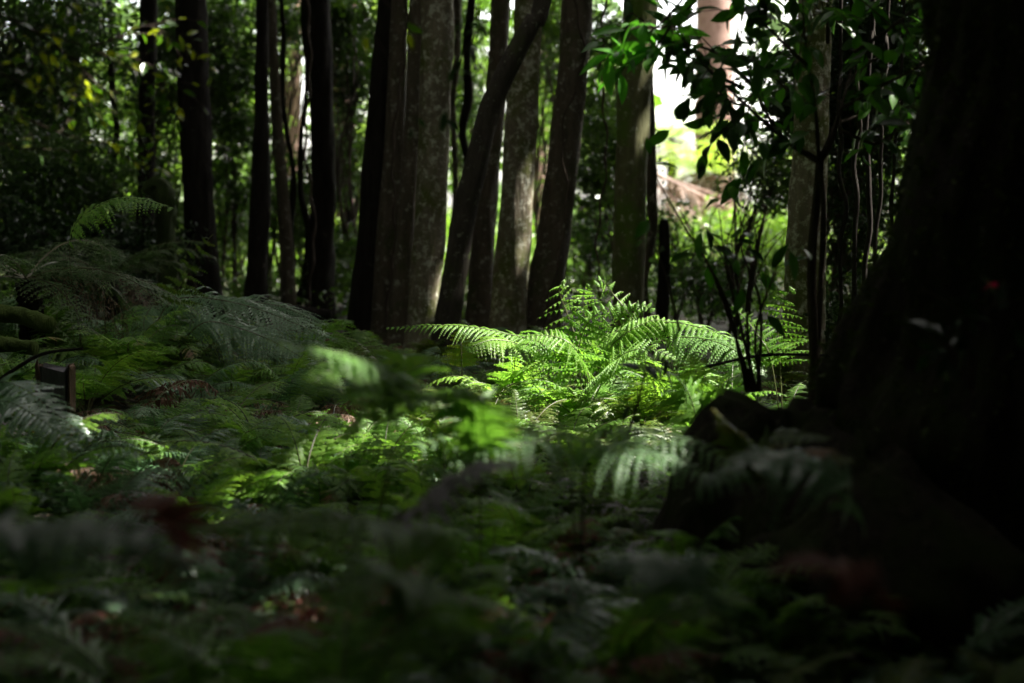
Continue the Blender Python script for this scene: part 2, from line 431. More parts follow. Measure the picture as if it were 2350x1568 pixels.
def clumped(n, centre, rad, nb, br, r, strands=0):
    """n leaf centres in nb sub-clumps inside an ellipsoid"""
    v = norm(r.normal(size=(nb, 3))) * (r.random((nb, 1)) ** .45)
    B = np.asarray(centre) + v * np.asarray(rad)
    i = r.integers(nb, size=n)
    bs = br * (.5 + r.random(nb))
    return B[i] + norm(r.normal(size=(n, 3))) * (r.random((n, 1)) ** .6) * bs[i][:, None] * np.array([1.25, 1.25, .65])


# canopy openings: sun spots given as ground-side targets (point, radius x, radius y, chance a leaf inside is dropped)
SPOTS = []
def spot(x, y, d, rx, ry, p): q = at(x, y, d); SPOTS.append((q[0], q[1], q[2], rx, ry, p))
spot(1330, 745, 8.0, .50, .75, 1.0)
spot(1540, 860, 7.6, .42, .50, .86)
spot(1110, 775, 8.4, .50, .40, .88)
spot(1790, 740, 7.3, .22, .35, 1.0)
spot(985, 640, 11.8, .45, .5, .48)
spot(1200, 520, 12.0, .45, .5, .40)
spot(1300, 380, 12.3, .4, .5, .5)
spot(1470, 300, 12.2, .4, .5, .55)
spot(1440, 90, 5.9, .13, .2, 1.0)
spot(1350, 820, 7.6, 1.15, 1.2, .70)
spot(900, 920, 6.4, 1.2, .8, .62)
spot(250, 960, 6.0, .6, .6, .5)
spot(820, 835, 4.1, .05, .012, 1.0)
spot(670, 795, 4.0, .001, .001, 1.0)
_sr = np.random.default_rng(31)
def dapple(x, y, d, sx, sy, n, r0, r1):
    """small clear chinks in the leaf canopy whose sun flecks fall around a point"""
    for k in range(n):
        spot(x + _sr.normal() * sx, y, d + _sr.normal() * sy, r0 + (r1 - r0) * _sr.random(), r0 + (r1 - r0) * _sr.random(), 1.0)
dapple(1330, 940, 6.6, 170, .45, 6, .01, .06)
dapple(1640, 900, 6.8, 60, .4, 3, .03, .08)
dapple(1130, 1000, 4.20, 120, .03, 7, .001, .015)
dapple(1530, 1015, 4.17, 80, .03, 4, .001, .01)
dapple(240, 240, 5.0, 110, .1, 5, .015, .045)
dapple(560, 730, 9.6, 100, .4, 2, .001, .01)
OPEN = [(.1, 8.2, 2.5, 3.1, .97), (-2.6, 9.2, 1.9, 2.0, .94)]   # holes in the canopy seen from below: x, y, radii, share of leaves missing


def carve(C, r, size=.26):
    keep = np.ones(len(C), bool)
    for (x, y, z, rx, ry, p) in SPOTS:
        if p > .95: rx, ry = rx + size * .42, ry + size * .42     # clear the whole leaf, not just its centre
        t = (C[:, 2] - z) / SUN[2]
        X = C[:, 0] - SUN[0] * t - x; Y = C[:, 1] - SUN[1] * t - y
        a = np.arctan2(Y, X); w = 1 + .25 * np.sin(3 * a + x * 5) + .15 * np.sin(7 * a + y * 3)
        q = np.sqrt((X / rx) ** 2 + (Y / ry) ** 2) / w
        pr = np.where(q < 1, p, np.clip(1.35 - q, 0, .35) * p)
        keep &= r.random(len(C)) > pr
    for (x, y, rx, ry, p) in OPEN:
        keep &= (((C[:, 0] - x) / rx) ** 2 + ((C[:, 1] - y) / ry) ** 2 > 1) | (C[:, 2] < 5.5) | (r.random(len(C)) > p)
    return keep


# ------------------------------------------------------------------ ground
def grid(x0, x1, y0, y1, nx, ny):
    xs = np.linspace(x0, x1, nx); ys = np.linspace(y0, y1, ny)
    X, Y = np.meshgrid(xs, ys); Z = ground(X, Y)
    V = np.stack([X, Y, Z], -1).reshape(-1, 3)
    i = np.arange(ny - 1)[:, None] * nx + np.arange(nx - 1)[None]
    return V, np.stack([i, i + 1, i + nx + 1, i + nx], -1).reshape(-1, 4)


xs = np.unique(np.concatenate([np.linspace(-9, 9, 110), np.linspace(-60, 60, 61), [-900, -300, 300, 900]]))
ys = np.unique(np.concatenate([np.linspace(-2, 20, 130), np.linspace(-40, 90, 66), [-900, 200, 400, 1500]]))
X, Y = np.meshgrid(xs, ys); V = np.stack([X, Y, ground(X, Y)], -1).reshape(-1, 3)
nx, ny = len(xs), len(ys)
i = np.arange(ny - 1)[:, None] * nx + np.arange(nx - 1)[None]
tag(link('forest_floor', mesh_from('forest_floor', V, [(np.stack([i, i + 1, i + nx + 1, i + nx], -1).reshape(-1, 4), 0)], [M['soil']], True)), 'dark forest floor of soil, moss and leaf litter under the ferns', 'ground', kind='structure')


# ------------------------------------------------------------------ trees
def trunk_mesh(mb, rows, d, depth_lean=0., top=13., seed=0, flare=.35, seg=26, rough=.035, m=0, ridges=0.):
    """rows: (x, y, half width) in photo pixels from the top of the frame to the base; continued up to `top` and into the ground"""
    rows = sorted(rows, key=lambda t: t[1])
    P = [np.r_[at(x, y, d), px(d, w)] for x, y, w in rows]
    a, b = P[0], P[1]
    s = (top - a[2]) / max(.3, abs(a[2] - b[2])); sl = (a[:2] - b[:2]) / max(.3, abs(a[2] - b[2]))
    sl = np.clip(sl, -.25, .25)
    ups = []
    for f in (1, .6, .3):
        h = (top - a[2]) * f
        ups.append(np.r_[a[:2] + sl * h * .75, a[2] + h, a[3] * (1 - .55 * f)])
    P = ups + P
    low = P[-1]; gz = float(ground(low[0], low[1])) - .12
    if low[2] > gz + .05: P.append(np.r_[low[:2] + (low[:2] - P[-2][:2]) * .15, gz, low[3] * 1.08])
    P = np.array(P); P[:, 1] += depth_lean * (P[:, 2] - gz)
    NR = 170; R = resample(P, NR); R = R[::-1]; kn = np.random.default_rng(seed + 500)
    knots = [(kn.random() * 4.5, kn.random() * TAU, .05 + .09 * kn.random(), .08 + .10 * kn.random()) for _ in range(9)]
    r = np.random.default_rng(seed); ph = r.random(12) * TAU; am = r.random(12)
    base = R[0, :3].copy(); base[2] = gz + .12
    z = R[:, 2] - R[0, 2]

    def rf(t, th):
        zz = np.interp(t[:, 0], np.linspace(0, 1, NR), z)[:, None]
        o = 1 + flare * np.exp(-zz / .22) * (1 + .5 * np.cos(4 * th + ph[0]) + .35 * np.cos(7 * th + ph[1]))
        for k in range(5):
            o = o + rough * am[k] * np.sin((k + 1) * th + ph[k] + zz * (1.3 + 2.1 * k) * (1 if k % 2 else -1))
        o = o + rough * .5 * np.sin(zz * 9 + ph[6] + 2 * th) * np.sin(zz * 4.3 + ph[7])
        o = o + rough * .45 * np.sin(6 * th + zz * 11 + ph[9]) * np.sin(zz * 23 + 3 * th + ph[10]) + rough * .35 * np.sin(11 * th - zz * 17 + ph[11]) * np.sin(zz * 41 + ph[2])
        for kz, ka, kw_, kh in knots:
            dth = (th - ka + math.pi) % TAU - math.pi
            o = o + kh * (1 if flare else .4) * np.exp(-((zz - kz) / kw_) ** 2 - (dth / .45) ** 2)
        if ridges: o = o + ridges * np.abs(np.sin(9 * th + ph[8] + 2 * np.sin(zz * 1.7))) + ridges * .6 * np.sin(23 * th + zz * 3)
        return o
    V, Fq = tube(R[:, :3], R[:, 3], seg, rf)
    mb.add(V, Fq, m)
    return base, R[-1, :3]


def crown_mesh(centre, seed, n=2600, rad=(2.6, 2.6, 1.6)):
    r = np.random.default_rng(seed)
    C = clumped(n, centre, rad, 26, .8, r); C = C[carve(C, r)]
    return leaf_quads(C, .26, r, .6, hexa=True, up_bias=1.2)


def tree(name, label, rows, d, mat, seed, group=None, flare=.35, lean=0., top=11.5, rough=.035, extra=None, crown=True, seg=40, ridges=0., cat='tree'):
    mb = MB(); base, tp = trunk_mesh(mb, rows, d, lean, top, seed, flare, seg, rough, ridges=ridges)
    e = empty(name, base, label, cat, group)
    link('trunk', mb.mesh('trunk', [M[mat]], origin=base, smooth=True), e)
    if extra:
        for nm, P, R, mt in extra:
            P = resample(np.array([at(*q) for q in P]), 24); V, Fq = tube(P, np.linspace(R[0], R[1], 24), 10)
            mb = MB(); mb.add(V, Fq); link(nm, mb.mesh(nm, [M[mt]], origin=base, smooth=True), e)
    if crown:
        V, Fq = crown_mesh(tp + np.array([0, 0, -.6]), seed + 77); mb = MB(); mb.add(V, Fq)
        link('crown', mb.mesh('crown', [M['canopy']], origin=base), e)
    return e


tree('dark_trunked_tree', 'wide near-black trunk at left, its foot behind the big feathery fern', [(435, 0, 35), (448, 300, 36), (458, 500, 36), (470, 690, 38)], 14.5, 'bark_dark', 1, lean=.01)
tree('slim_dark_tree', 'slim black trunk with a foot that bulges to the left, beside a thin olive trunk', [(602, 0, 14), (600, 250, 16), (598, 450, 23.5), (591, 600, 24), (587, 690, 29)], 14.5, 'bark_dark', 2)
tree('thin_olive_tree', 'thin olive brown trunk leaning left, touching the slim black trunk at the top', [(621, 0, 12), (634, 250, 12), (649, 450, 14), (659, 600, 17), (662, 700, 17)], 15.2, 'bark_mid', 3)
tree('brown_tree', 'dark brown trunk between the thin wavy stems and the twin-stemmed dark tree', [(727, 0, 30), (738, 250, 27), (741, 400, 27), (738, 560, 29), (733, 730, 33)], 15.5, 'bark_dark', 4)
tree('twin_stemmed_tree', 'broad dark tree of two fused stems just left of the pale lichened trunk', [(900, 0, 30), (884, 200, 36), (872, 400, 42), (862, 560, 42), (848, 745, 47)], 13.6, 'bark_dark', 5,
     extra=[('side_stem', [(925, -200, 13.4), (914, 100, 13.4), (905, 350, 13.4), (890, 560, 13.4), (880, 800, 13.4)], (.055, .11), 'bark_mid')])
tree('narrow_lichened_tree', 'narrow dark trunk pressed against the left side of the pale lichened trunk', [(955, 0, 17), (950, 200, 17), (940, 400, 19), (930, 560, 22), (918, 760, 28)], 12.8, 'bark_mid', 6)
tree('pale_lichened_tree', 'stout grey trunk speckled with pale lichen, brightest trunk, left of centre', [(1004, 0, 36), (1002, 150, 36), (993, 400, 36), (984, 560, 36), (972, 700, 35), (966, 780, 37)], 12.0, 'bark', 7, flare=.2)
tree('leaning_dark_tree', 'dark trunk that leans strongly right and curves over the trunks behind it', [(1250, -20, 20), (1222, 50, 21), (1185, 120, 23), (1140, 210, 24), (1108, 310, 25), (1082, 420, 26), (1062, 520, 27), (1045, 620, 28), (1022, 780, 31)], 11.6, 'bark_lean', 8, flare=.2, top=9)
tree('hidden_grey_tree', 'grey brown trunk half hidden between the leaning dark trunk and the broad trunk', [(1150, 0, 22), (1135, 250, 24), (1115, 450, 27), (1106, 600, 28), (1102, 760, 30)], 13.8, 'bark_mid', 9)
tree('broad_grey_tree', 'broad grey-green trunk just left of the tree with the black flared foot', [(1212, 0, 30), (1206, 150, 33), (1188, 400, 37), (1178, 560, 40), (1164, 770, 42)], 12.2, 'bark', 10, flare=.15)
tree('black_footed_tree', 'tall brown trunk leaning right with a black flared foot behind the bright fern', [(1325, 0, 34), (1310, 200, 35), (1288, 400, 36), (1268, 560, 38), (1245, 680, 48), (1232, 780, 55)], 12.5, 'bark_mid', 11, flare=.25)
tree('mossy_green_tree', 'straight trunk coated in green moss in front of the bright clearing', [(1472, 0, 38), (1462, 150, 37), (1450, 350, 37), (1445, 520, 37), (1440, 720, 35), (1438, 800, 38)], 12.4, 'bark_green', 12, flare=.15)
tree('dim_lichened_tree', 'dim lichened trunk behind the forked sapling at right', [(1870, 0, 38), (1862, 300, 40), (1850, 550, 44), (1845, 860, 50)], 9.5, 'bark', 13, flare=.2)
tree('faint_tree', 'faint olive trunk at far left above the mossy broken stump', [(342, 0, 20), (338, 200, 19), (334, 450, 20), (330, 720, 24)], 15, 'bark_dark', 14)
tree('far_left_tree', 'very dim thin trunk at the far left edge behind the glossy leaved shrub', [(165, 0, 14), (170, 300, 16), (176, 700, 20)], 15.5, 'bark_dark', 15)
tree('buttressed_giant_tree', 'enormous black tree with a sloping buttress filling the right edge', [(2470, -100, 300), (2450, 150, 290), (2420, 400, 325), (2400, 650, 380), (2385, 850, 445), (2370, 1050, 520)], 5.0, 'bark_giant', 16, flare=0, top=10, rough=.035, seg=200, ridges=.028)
gt = bpy.data.objects['buttressed_giant_tree']; tm = [c for c in gt.children if c.name.startswith('trunk')][0].data
co_ = np.empty(len(tm.vertices) * 3, np.float32); tm.vertices.foreach_get('co', co_); co_ = co_.reshape(-1, 3)
co_ = co_[(co_[:, 2] < 3.2)]; rg = np.random.default_rng(12); C = co_[rg.integers(len(co_), size=16000)] + rg.normal(size=(16000, 3)) * .014
V, Fq = leaf_quads(C, .028, rg, .5, .5); mb = MB(); mb.add(V, Fq); link('moss', mb.mesh('moss', [M['tuft']]), gt)
for k, (lb, pts, r0) in enumerate([('dead vine hanging loosely before the twin-stemmed tree', [(935, -80, 12.9), (928, 120, 12.9), (902, 330, 12.9), (905, 560, 12.9), (880, 760, 12.9)], .010),
        ('thin vine twisting up the left side of the dark brown trunk', [(700, -80, 15), (712, 150, 15), (700, 330, 15), (722, 520, 15), (704, 730, 15)], .012),
        ('thin vine looping in front of the black-footed trunk', [(1290, -80, 11.9), (1340, 120, 11.9), (1290, 300, 11.9), (1300, 480, 11.9), (1240, 780, 11.9)], .007),
        ('slack vine hanging between the two brown trunks left of the mossy one', [(1395, -80, 12.6), (1380, 150, 12.6), (1392, 360, 12.6), (1370, 560, 12.6), (1388, 780, 12.6)], .008)]):
    P = resample(np.array([at(*q) for q in pts]), 60); P = P + np.stack([.012 * np.sin(np.arange(60) * .9 + k), .012 * np.cos(np.arange(60) * .7), 0 * np.arange(60)], 1)
    V, Fq = tube(P, r0 * (1 + .2 * np.sin(np.arange(60) * 1.3)), 8); mb = MB(); mb.add(V, Fq)
    tag(link('hanging_vine', mb.mesh('hanging_vine', [M['twig']], origin=P[-1], smooth=True), loc=P[-1]), lb, 'vine', 'vines on the middle trunks')
# thin stems between the trunks
THIN = [([(646, 0, 6), (650, 200, 6), (664, 380, 6), (668, 640, 9)], 16, 'bark_dark', 'thin dark stem just right of the thin olive trunk'),
        ([(702, 0, 6), (698, 250, 6), (690, 430, 7), (700, 560, 7), (682, 700, 9)], 16, 'bark_dark', 'thin wavy dark stem left of the dark brown trunk'),
        ([(1048, 0, 8), (1046, 300, 7), (1040, 560, 7), (1030, 740, 9)], 15, 'bark_mid', 'thin stem in the gap right of the pale lichened trunk'),
        ([(1082, 0, 9), (1078, 200, 10), (1060, 420, 9), (1050, 740, 12)], 16, 'bark_dark', 'thin dark stem behind the leaning dark trunk'),
        ([(1500, 430, 12), (1503, 520, 13), (1490, 600, 13), (1478, 760, 13)], 13, 'bark_mid', 'short brown stem touching the right side of the mossy green trunk'),
        ([(1962, 0, 5), (1970, 400, 5), (1955, 900, 6)], 8.2, 'bark_dark', 'leftmost of the thin bare stems beside the giant tree'),
        ([(1998, 0, 6), (1990, 450, 6), (1985, 900, 7)], 7.6, 'bark_dark', 'second thin bare stem beside the giant tree'),
        ([(2040, 0, 5), (2020, 400, 5), (2008, 850, 6)], 8.0, 'bark_dark', 'third thin bare stem beside the giant tree'),
        ([(1925, 100, 4), (1935, 500, 5), (1915, 900, 5)], 8.8, 'bark_dark', 'thin bare stem close right of the dim lichened trunk'),
        ([(2075, 100, 4), (2050, 450, 4), (2040, 800, 5)], 8.6, 'bark_dark', 'thin bare stem nearest the slope of the giant buttress'),
        ([(250, 0, 7), (262, 300, 7), (250, 700, 9)], 16.5, 'bark_dark', 'thin stem among the dark leaves at far left'),
        ([(800, 0, 9), (806, 300, 9), (798, 740, 11)], 18, 'bark_dark', 'thin dark stem between the brown trunk and the twin-stemmed tree')]
for k, (rows, d, mt, lb) in enumerate(THIN):
    rw = np.random.default_rng(900 + k); rows = [(float(np.interp(yy, [q[0 + 1] for q in rows], [q[0] for q in rows])) + rw.normal() * 5, yy, float(np.interp(yy, [q[1] for q in rows], [q[2] for q in rows])) * (.8 + .4 * rw.random())) for yy in range(int(rows[0][1]), int(rows[-1][1]) + 1, 75)] + [rows[-1]]
    tree('thin_tree', lb, rows, d, mt, 40 + k, 'thin stems between the trunks', flare=.2, top=8, crown=False, seg=10)
# stumps and broken trunk
mb = MB(); P = resample(np.array([at(382, 760, 13), at(384, 600, 13), at(380, 500, 13), at(372, 440, 13), at(355, 425, 13), at(338, 445, 13)]), 40)
r_ = np.interp(np.linspace(0, 1, 40), [0, .6, .85, 1], [px(13, 26), px(13, 19), px(13, 24), px(13, 16)])
ph = rng.random(4) * 6
V, Fq = tube(P, r_, 20, lambda t, th: 1 + .13 * np.sin(3 * th + t * 14) + .10 * np.sin(7 * th - t * 31) + .09 * np.sin(13 * th + t * 57) * np.sin(t * 90 + 2 * th)); V2 = np.vstack([V, P[-1:]])
mb.add(V2, Fq); n0 = len(V) - 20; mb.add(V2, np.array([[n0 + k, n0 + (k + 1) % 20, len(V)] for k in range(20)]))
bs = P[0].copy(); st = empty('broken_stump', bs, 'broken trunk with a rounded mossy top bending left, at far left', 'stump'); link('trunk', mb.mesh('trunk', [M['moss_dark']], origin=bs, smooth=True), st)
mb = MB(); P = resample(np.array([at(1519, 800, 13), at(1522, 650, 13), at(1526, 560, 13), at(1524, 505, 13)]), 24)
V, Fq = tube(P, np.r_[np.linspace(px(13, 17), px(13, 12), 23), px(13, 7)], 16, lambda t, th: 1 + .12 * np.sin(3 * th + t * 9) + .3 * (t > .97) * np.sin(5 * th))
mb.add(np.vstack([V, P[-1:]]), Fq); n0 = len(V) - 16; mb.add(np.vstack([V, P[-1:]]), np.array([[n0 + k, n0 + (k + 1) % 16, len(V)] for k in range(16)]))
st = link('tree_stump', mb.mesh('tree_stump', [M['bark_dark']], origin=P[0], smooth=True), loc=P[0]); tag(st, 'tall narrow black stump right of the mossy green trunk', 'stump')


# far trees in the clearing: reddish trunks
def far_trunk(label, rows, d, mat, seed):
    return tree('red_barked_tree', label, rows, d, mat, seed, 'red barked trees beyond the clearing', flare=.2, top=22, crown=False, seg=18, ridges=.03)
far_trunk('sunlit pinkish trunk far behind the thin stems at left', [(668, -100, 22), (668, 150, 22), (668, 560, 24)], 36, 'bark_red', 60)
far_trunk('shaded purple brown trunk far behind, left of the twin-stemmed tree', [(790, -100, 24), (790, 200, 24), (788, 560, 26)], 30, 'bark_red', 61)
far_trunk('pale pinkish trunk in the bright gap above the tree fern', [(1640, -100, 40), (1640, 150, 42), (1640, 560, 48)], 40, 'bark_red', 62)
far_trunk('rusty trunk seen between the broad grey trunk and the black-footed one', [(1236, -100, 20), (1236, 300, 20), (1236, 560, 24)], 34, 'bark_red', 64)


# ------------------------------------------------------------------ understory and clearing foliage
def leafy(name, label, x, y, d, rx, ry, n, size, mat, seed, group=None, nb=40, br=.28, dr=.25, depth=1.0, cat='shrub', stems=3, droop=.3):
    """one understory tree or tall shrub: its leaf mass centred on a pixel, rooted in the ground below"""
    r = np.random.default_rng(seed); c = at(x, y, d); RX, RZ = px(d, rx), px(d, ry)
    C = clumped(n, c, (RX, depth, RZ), nb, br, r)
    C = C[C[:, 2] > ground(C[:, 0], C[:, 1]) + .04]
    base = np.array([c[0] + r.normal() * .2, c[1], 0]); base[2] = ground(base[0], base[1])
    e = empty(name, base, label, cat, group)
    mb = MB(); V, Fq = leaf_quads(C, size, r, .5, droop); mb.add(V, Fq)
    link('foliage', mb.mesh('foliage', [M[mat]], origin=base), e)
    mb = MB()
    for k in range(stems):
        top = c + r.normal(size=3) * np.array([RX * .5, .3, RZ * .5]); mid = (base + top) / 2 + r.normal(size=3) * .12
        P = resample(np.array([base + r.normal(size=3) * np.array([.08, .08, 0]) - [0, 0, .05], mid, top]), 14); V, Fq = tube(P, np.linspace(.022, .006, 14), 6); mb.add(V, Fq)
        for j in range(16):
            p0 = P[int(r.integers(4, 14))]; p1 = C[int(r.integers(len(C)))]
            Q = resample(np.array([p0, (p0 + p1) / 2 + r.normal(size=3) * .1 + [0, 0, .06], p1]), 8); V, Fq = tube(Q, np.linspace(.007, .002, 8), 4); mb.add(V, Fq)
    link('stem', mb.mesh('stem', [M['twig']], origin=base), e)
    return e


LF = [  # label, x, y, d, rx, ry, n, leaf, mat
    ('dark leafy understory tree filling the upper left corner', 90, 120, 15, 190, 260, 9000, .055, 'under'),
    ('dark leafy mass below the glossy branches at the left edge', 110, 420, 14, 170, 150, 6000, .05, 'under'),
    ('dark bush low behind the left tree fern', 60, 560, 13.5, 150, 90, 4200, .05, 'under_shaded'),
    ('dark bush low behind the mossy broken stump', 290, 600, 14, 110, 80, 3400, .05, 'under_shaded'),
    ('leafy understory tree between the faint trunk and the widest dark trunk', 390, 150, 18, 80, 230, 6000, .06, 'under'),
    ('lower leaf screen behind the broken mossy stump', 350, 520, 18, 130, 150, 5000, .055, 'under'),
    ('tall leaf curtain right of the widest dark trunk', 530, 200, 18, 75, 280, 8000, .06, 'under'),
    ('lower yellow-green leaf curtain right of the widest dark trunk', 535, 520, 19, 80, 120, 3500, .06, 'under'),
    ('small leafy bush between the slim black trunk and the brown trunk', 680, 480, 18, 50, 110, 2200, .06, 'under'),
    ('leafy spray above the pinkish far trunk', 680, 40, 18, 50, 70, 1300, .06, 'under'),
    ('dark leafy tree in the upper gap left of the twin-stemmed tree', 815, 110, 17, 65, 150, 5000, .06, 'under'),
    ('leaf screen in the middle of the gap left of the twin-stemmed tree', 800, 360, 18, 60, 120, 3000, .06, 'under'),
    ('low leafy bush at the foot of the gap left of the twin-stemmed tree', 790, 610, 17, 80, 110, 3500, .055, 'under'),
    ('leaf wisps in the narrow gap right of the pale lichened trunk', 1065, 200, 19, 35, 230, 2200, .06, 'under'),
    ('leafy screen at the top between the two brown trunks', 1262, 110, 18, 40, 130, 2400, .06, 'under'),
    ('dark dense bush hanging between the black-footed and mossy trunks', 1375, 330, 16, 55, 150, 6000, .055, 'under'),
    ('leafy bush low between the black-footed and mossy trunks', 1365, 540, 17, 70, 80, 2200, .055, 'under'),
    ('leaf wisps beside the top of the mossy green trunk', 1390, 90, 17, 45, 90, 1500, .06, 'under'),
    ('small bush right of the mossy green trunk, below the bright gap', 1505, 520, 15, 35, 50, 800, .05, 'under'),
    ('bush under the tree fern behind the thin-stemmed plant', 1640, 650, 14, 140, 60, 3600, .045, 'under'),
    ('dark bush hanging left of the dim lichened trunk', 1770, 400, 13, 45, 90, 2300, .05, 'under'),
    ('dark leafy tree in the upper right behind the sapling', 1960, 150, 12, 180, 210, 22000, .05, 'under_shaded'),
    ('twiggy leaf screen between the dim trunk and the giant tree', 1985, 480, 12, 90, 200, 7000, .045, 'under_shaded'),
    ('low leafy growth between the dim trunk and the giant tree', 1990, 760, 10, 90, 90, 3500, .045, 'under_shaded'),
]
for k, (lb, x, y, d, rx, ry, n, sz, mt) in enumerate(LF):
    if x < 1300: n = int(n * (1.9 if x < 330 else 1.35))
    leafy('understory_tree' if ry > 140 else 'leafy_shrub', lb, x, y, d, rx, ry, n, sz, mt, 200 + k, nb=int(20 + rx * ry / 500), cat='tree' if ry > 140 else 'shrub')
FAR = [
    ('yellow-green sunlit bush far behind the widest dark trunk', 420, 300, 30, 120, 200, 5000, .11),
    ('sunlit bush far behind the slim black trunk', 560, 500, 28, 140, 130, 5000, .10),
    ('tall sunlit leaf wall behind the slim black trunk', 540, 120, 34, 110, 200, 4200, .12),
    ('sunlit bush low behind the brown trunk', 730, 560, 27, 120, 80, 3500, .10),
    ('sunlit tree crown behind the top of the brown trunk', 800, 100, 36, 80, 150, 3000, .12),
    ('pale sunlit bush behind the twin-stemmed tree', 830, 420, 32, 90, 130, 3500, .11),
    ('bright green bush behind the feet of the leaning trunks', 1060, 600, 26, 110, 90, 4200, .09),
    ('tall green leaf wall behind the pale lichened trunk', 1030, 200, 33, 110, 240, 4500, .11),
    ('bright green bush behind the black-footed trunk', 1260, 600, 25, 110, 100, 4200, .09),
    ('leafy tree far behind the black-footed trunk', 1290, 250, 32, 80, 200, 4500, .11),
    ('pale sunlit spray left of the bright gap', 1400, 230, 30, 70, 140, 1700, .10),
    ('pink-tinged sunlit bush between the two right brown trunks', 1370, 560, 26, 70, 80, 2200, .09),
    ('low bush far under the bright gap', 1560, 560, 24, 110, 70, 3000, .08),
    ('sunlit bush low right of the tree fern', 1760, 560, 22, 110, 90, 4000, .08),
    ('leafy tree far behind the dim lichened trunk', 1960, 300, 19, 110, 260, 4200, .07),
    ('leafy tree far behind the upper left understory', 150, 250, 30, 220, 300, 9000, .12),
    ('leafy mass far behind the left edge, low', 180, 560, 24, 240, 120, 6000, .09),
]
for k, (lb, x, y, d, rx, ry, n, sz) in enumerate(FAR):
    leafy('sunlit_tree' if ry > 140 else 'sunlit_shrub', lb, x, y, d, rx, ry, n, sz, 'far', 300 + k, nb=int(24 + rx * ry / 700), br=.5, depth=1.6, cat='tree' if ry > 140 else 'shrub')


# tree ferns in the clearing
def tree_fern(label, x, y, d, n, L, seed, fmat='treefern', dead=10, name='tree_fern', th=.07, e0=.6, e1=-.5):
    r = np.random.default_rng(seed); c = at(x, y, d); b = c.copy(); b[2] = float(ground(c[0], c[1]))
    e = empty(name, b, label, 'tree fern')
    mb = MB(); P = resample(np.array([b - [0, 0, .1], (b + c) / 2 + [.03, 0, 0], c]), 30)
    V, Fq = tube(P, np.linspace(th * 1.3, th, 30), 16, lambda t, a: 1 + .12 * np.sin(6 * a + t * 60) + .1 * np.sin(3 * a - t * 90)); mb.add(V, Fq)
    link('trunk', mb.mesh('trunk', [M['bark_dark']], origin=b, smooth=True), e)
    for k in range(n + dead):
        dd = k >= n; az = r.random() * .4 + TAU * k / n
        p = arch(L * (1 + r.normal() * .1) * (.8 if dd else 1), (-.2 if dd else e0) + r.normal() * .2, (-1.5 if dd else e1) + r.normal() * .2)
        p = np.stack([p[:, 0] * math.cos(az), p[:, 0] * math.sin(az), p[:, 2]], 1) + c
        mb = MB(); frond(mb, p, (0, 0, 1), L * .24, 30, 10, L * .035, L * .016, droop=.3 if not dd else 1.2, hang=.2 if not dd else 1.0, r=r, stalk=.06, shape='x', rr=.006 * L, detail=0, jit=.2 if not dd else .5)
        o = link('dead_frond' if dd else 'frond', mb.mesh('frond', [M['fern_brown' if dd else fmat], M['stem']], origin=b), e)
        if dd: o['label'] = 'brown hanging dead frond'
    return e


tree_fern('sunlit yellow-green tree fern with a brown skirt in the bright clearing', 1640, 405, 25, 18, 1.6, 71, dead=14)
bd = at(1500, 400, 23.5); e_ = empty('dead_fern_frond', bd, 'long brown dead fronds sagging across the clearing below the tree fern', 'dead frond')
for q_, pts_ in enumerate([[(1480, 385, 23.5), (1560, 425, 23.5), (1660, 470, 23.5), (1800, 520, 23.5)], [(1480, 400, 23.5), (1540, 450, 23.5), (1600, 500, 23.3), (1640, 580, 23.1)], [(1530, 410, 23.8), (1620, 440, 23.8), (1720, 480, 23.7), (1780, 560, 23.6)]]):
    mb = MB(); frond(mb, np.array([at(*p_) for p_ in pts_]), (0, 0, 1), .6, 26, 12, .07, .025, droop=1.3, hang=1.0, r=np.random.default_rng(80 + q_), stalk=.04, shape='x', rr=.03, jit=.5)
    link('frond', mb.mesh('frond', [M['fern_tan'], M['fern_tan']], origin=bd), e_)
tree_fern('blown-out pale tree fern higher in the bright gap, beside the mossy trunk', 1540, 320, 28, 13, 1.3, 72, dead=6)
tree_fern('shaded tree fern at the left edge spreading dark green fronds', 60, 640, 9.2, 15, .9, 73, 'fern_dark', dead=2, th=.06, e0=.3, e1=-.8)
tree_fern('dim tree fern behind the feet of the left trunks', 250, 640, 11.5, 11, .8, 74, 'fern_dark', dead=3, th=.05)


# ------------------------------------------------------------------ shading woods: canopy and the wood on either side and behind
def leaf_field(n, box, size, r, cv=True):
    lo, hi = np.array(box[0]), np.array(box[1])
    C = lo + r.random((n, 3)) * (hi - lo)
    if cv: C = C[carve(C, r, size)]
    return leaf_quads(C, size, r, .7, hexa=True, up_bias=1.0)


r = np.random.default_rng(5); mb = MB()
V, Fq = leaf_field(60000, ((-6, 2, 7.5), (9, 19, 11)), .26, r); mb.add(V, Fq)
V, Fq = leaf_field(7000, ((1.2, 0, 3.2), (6.5, 6.6, 5)), .35, r); mb.add(V, Fq)  # low leaves added out of view to darken the right side
V, Fq = leaf_field(4500, ((-4.5, -1.5, 3.0), (1.5, 3.4, 4.4)), .35, r); mb.add(V, Fq)  # unseen low leaves added above the near ferns to darken the foreground
V, Fq = leaf_field(22000, ((-22, 22, 7.0), (-3.0, 36, 11)), .55, r); mb.add(V, Fq)  # canopy extended out of view to shade the far-left foliage
V, Fq = leaf_field(60000, ((-26, -18, 7.5), (26, 22, 11.5)), .55, r); mb.add(V, Fq)
tag(link('forest_canopy', mb.mesh('forest_canopy', [M['canopy']])), 'closed leaf canopy overhead with unseen low leaves added to shade the floor', 'canopy', kind='stuff')
mb = MB()
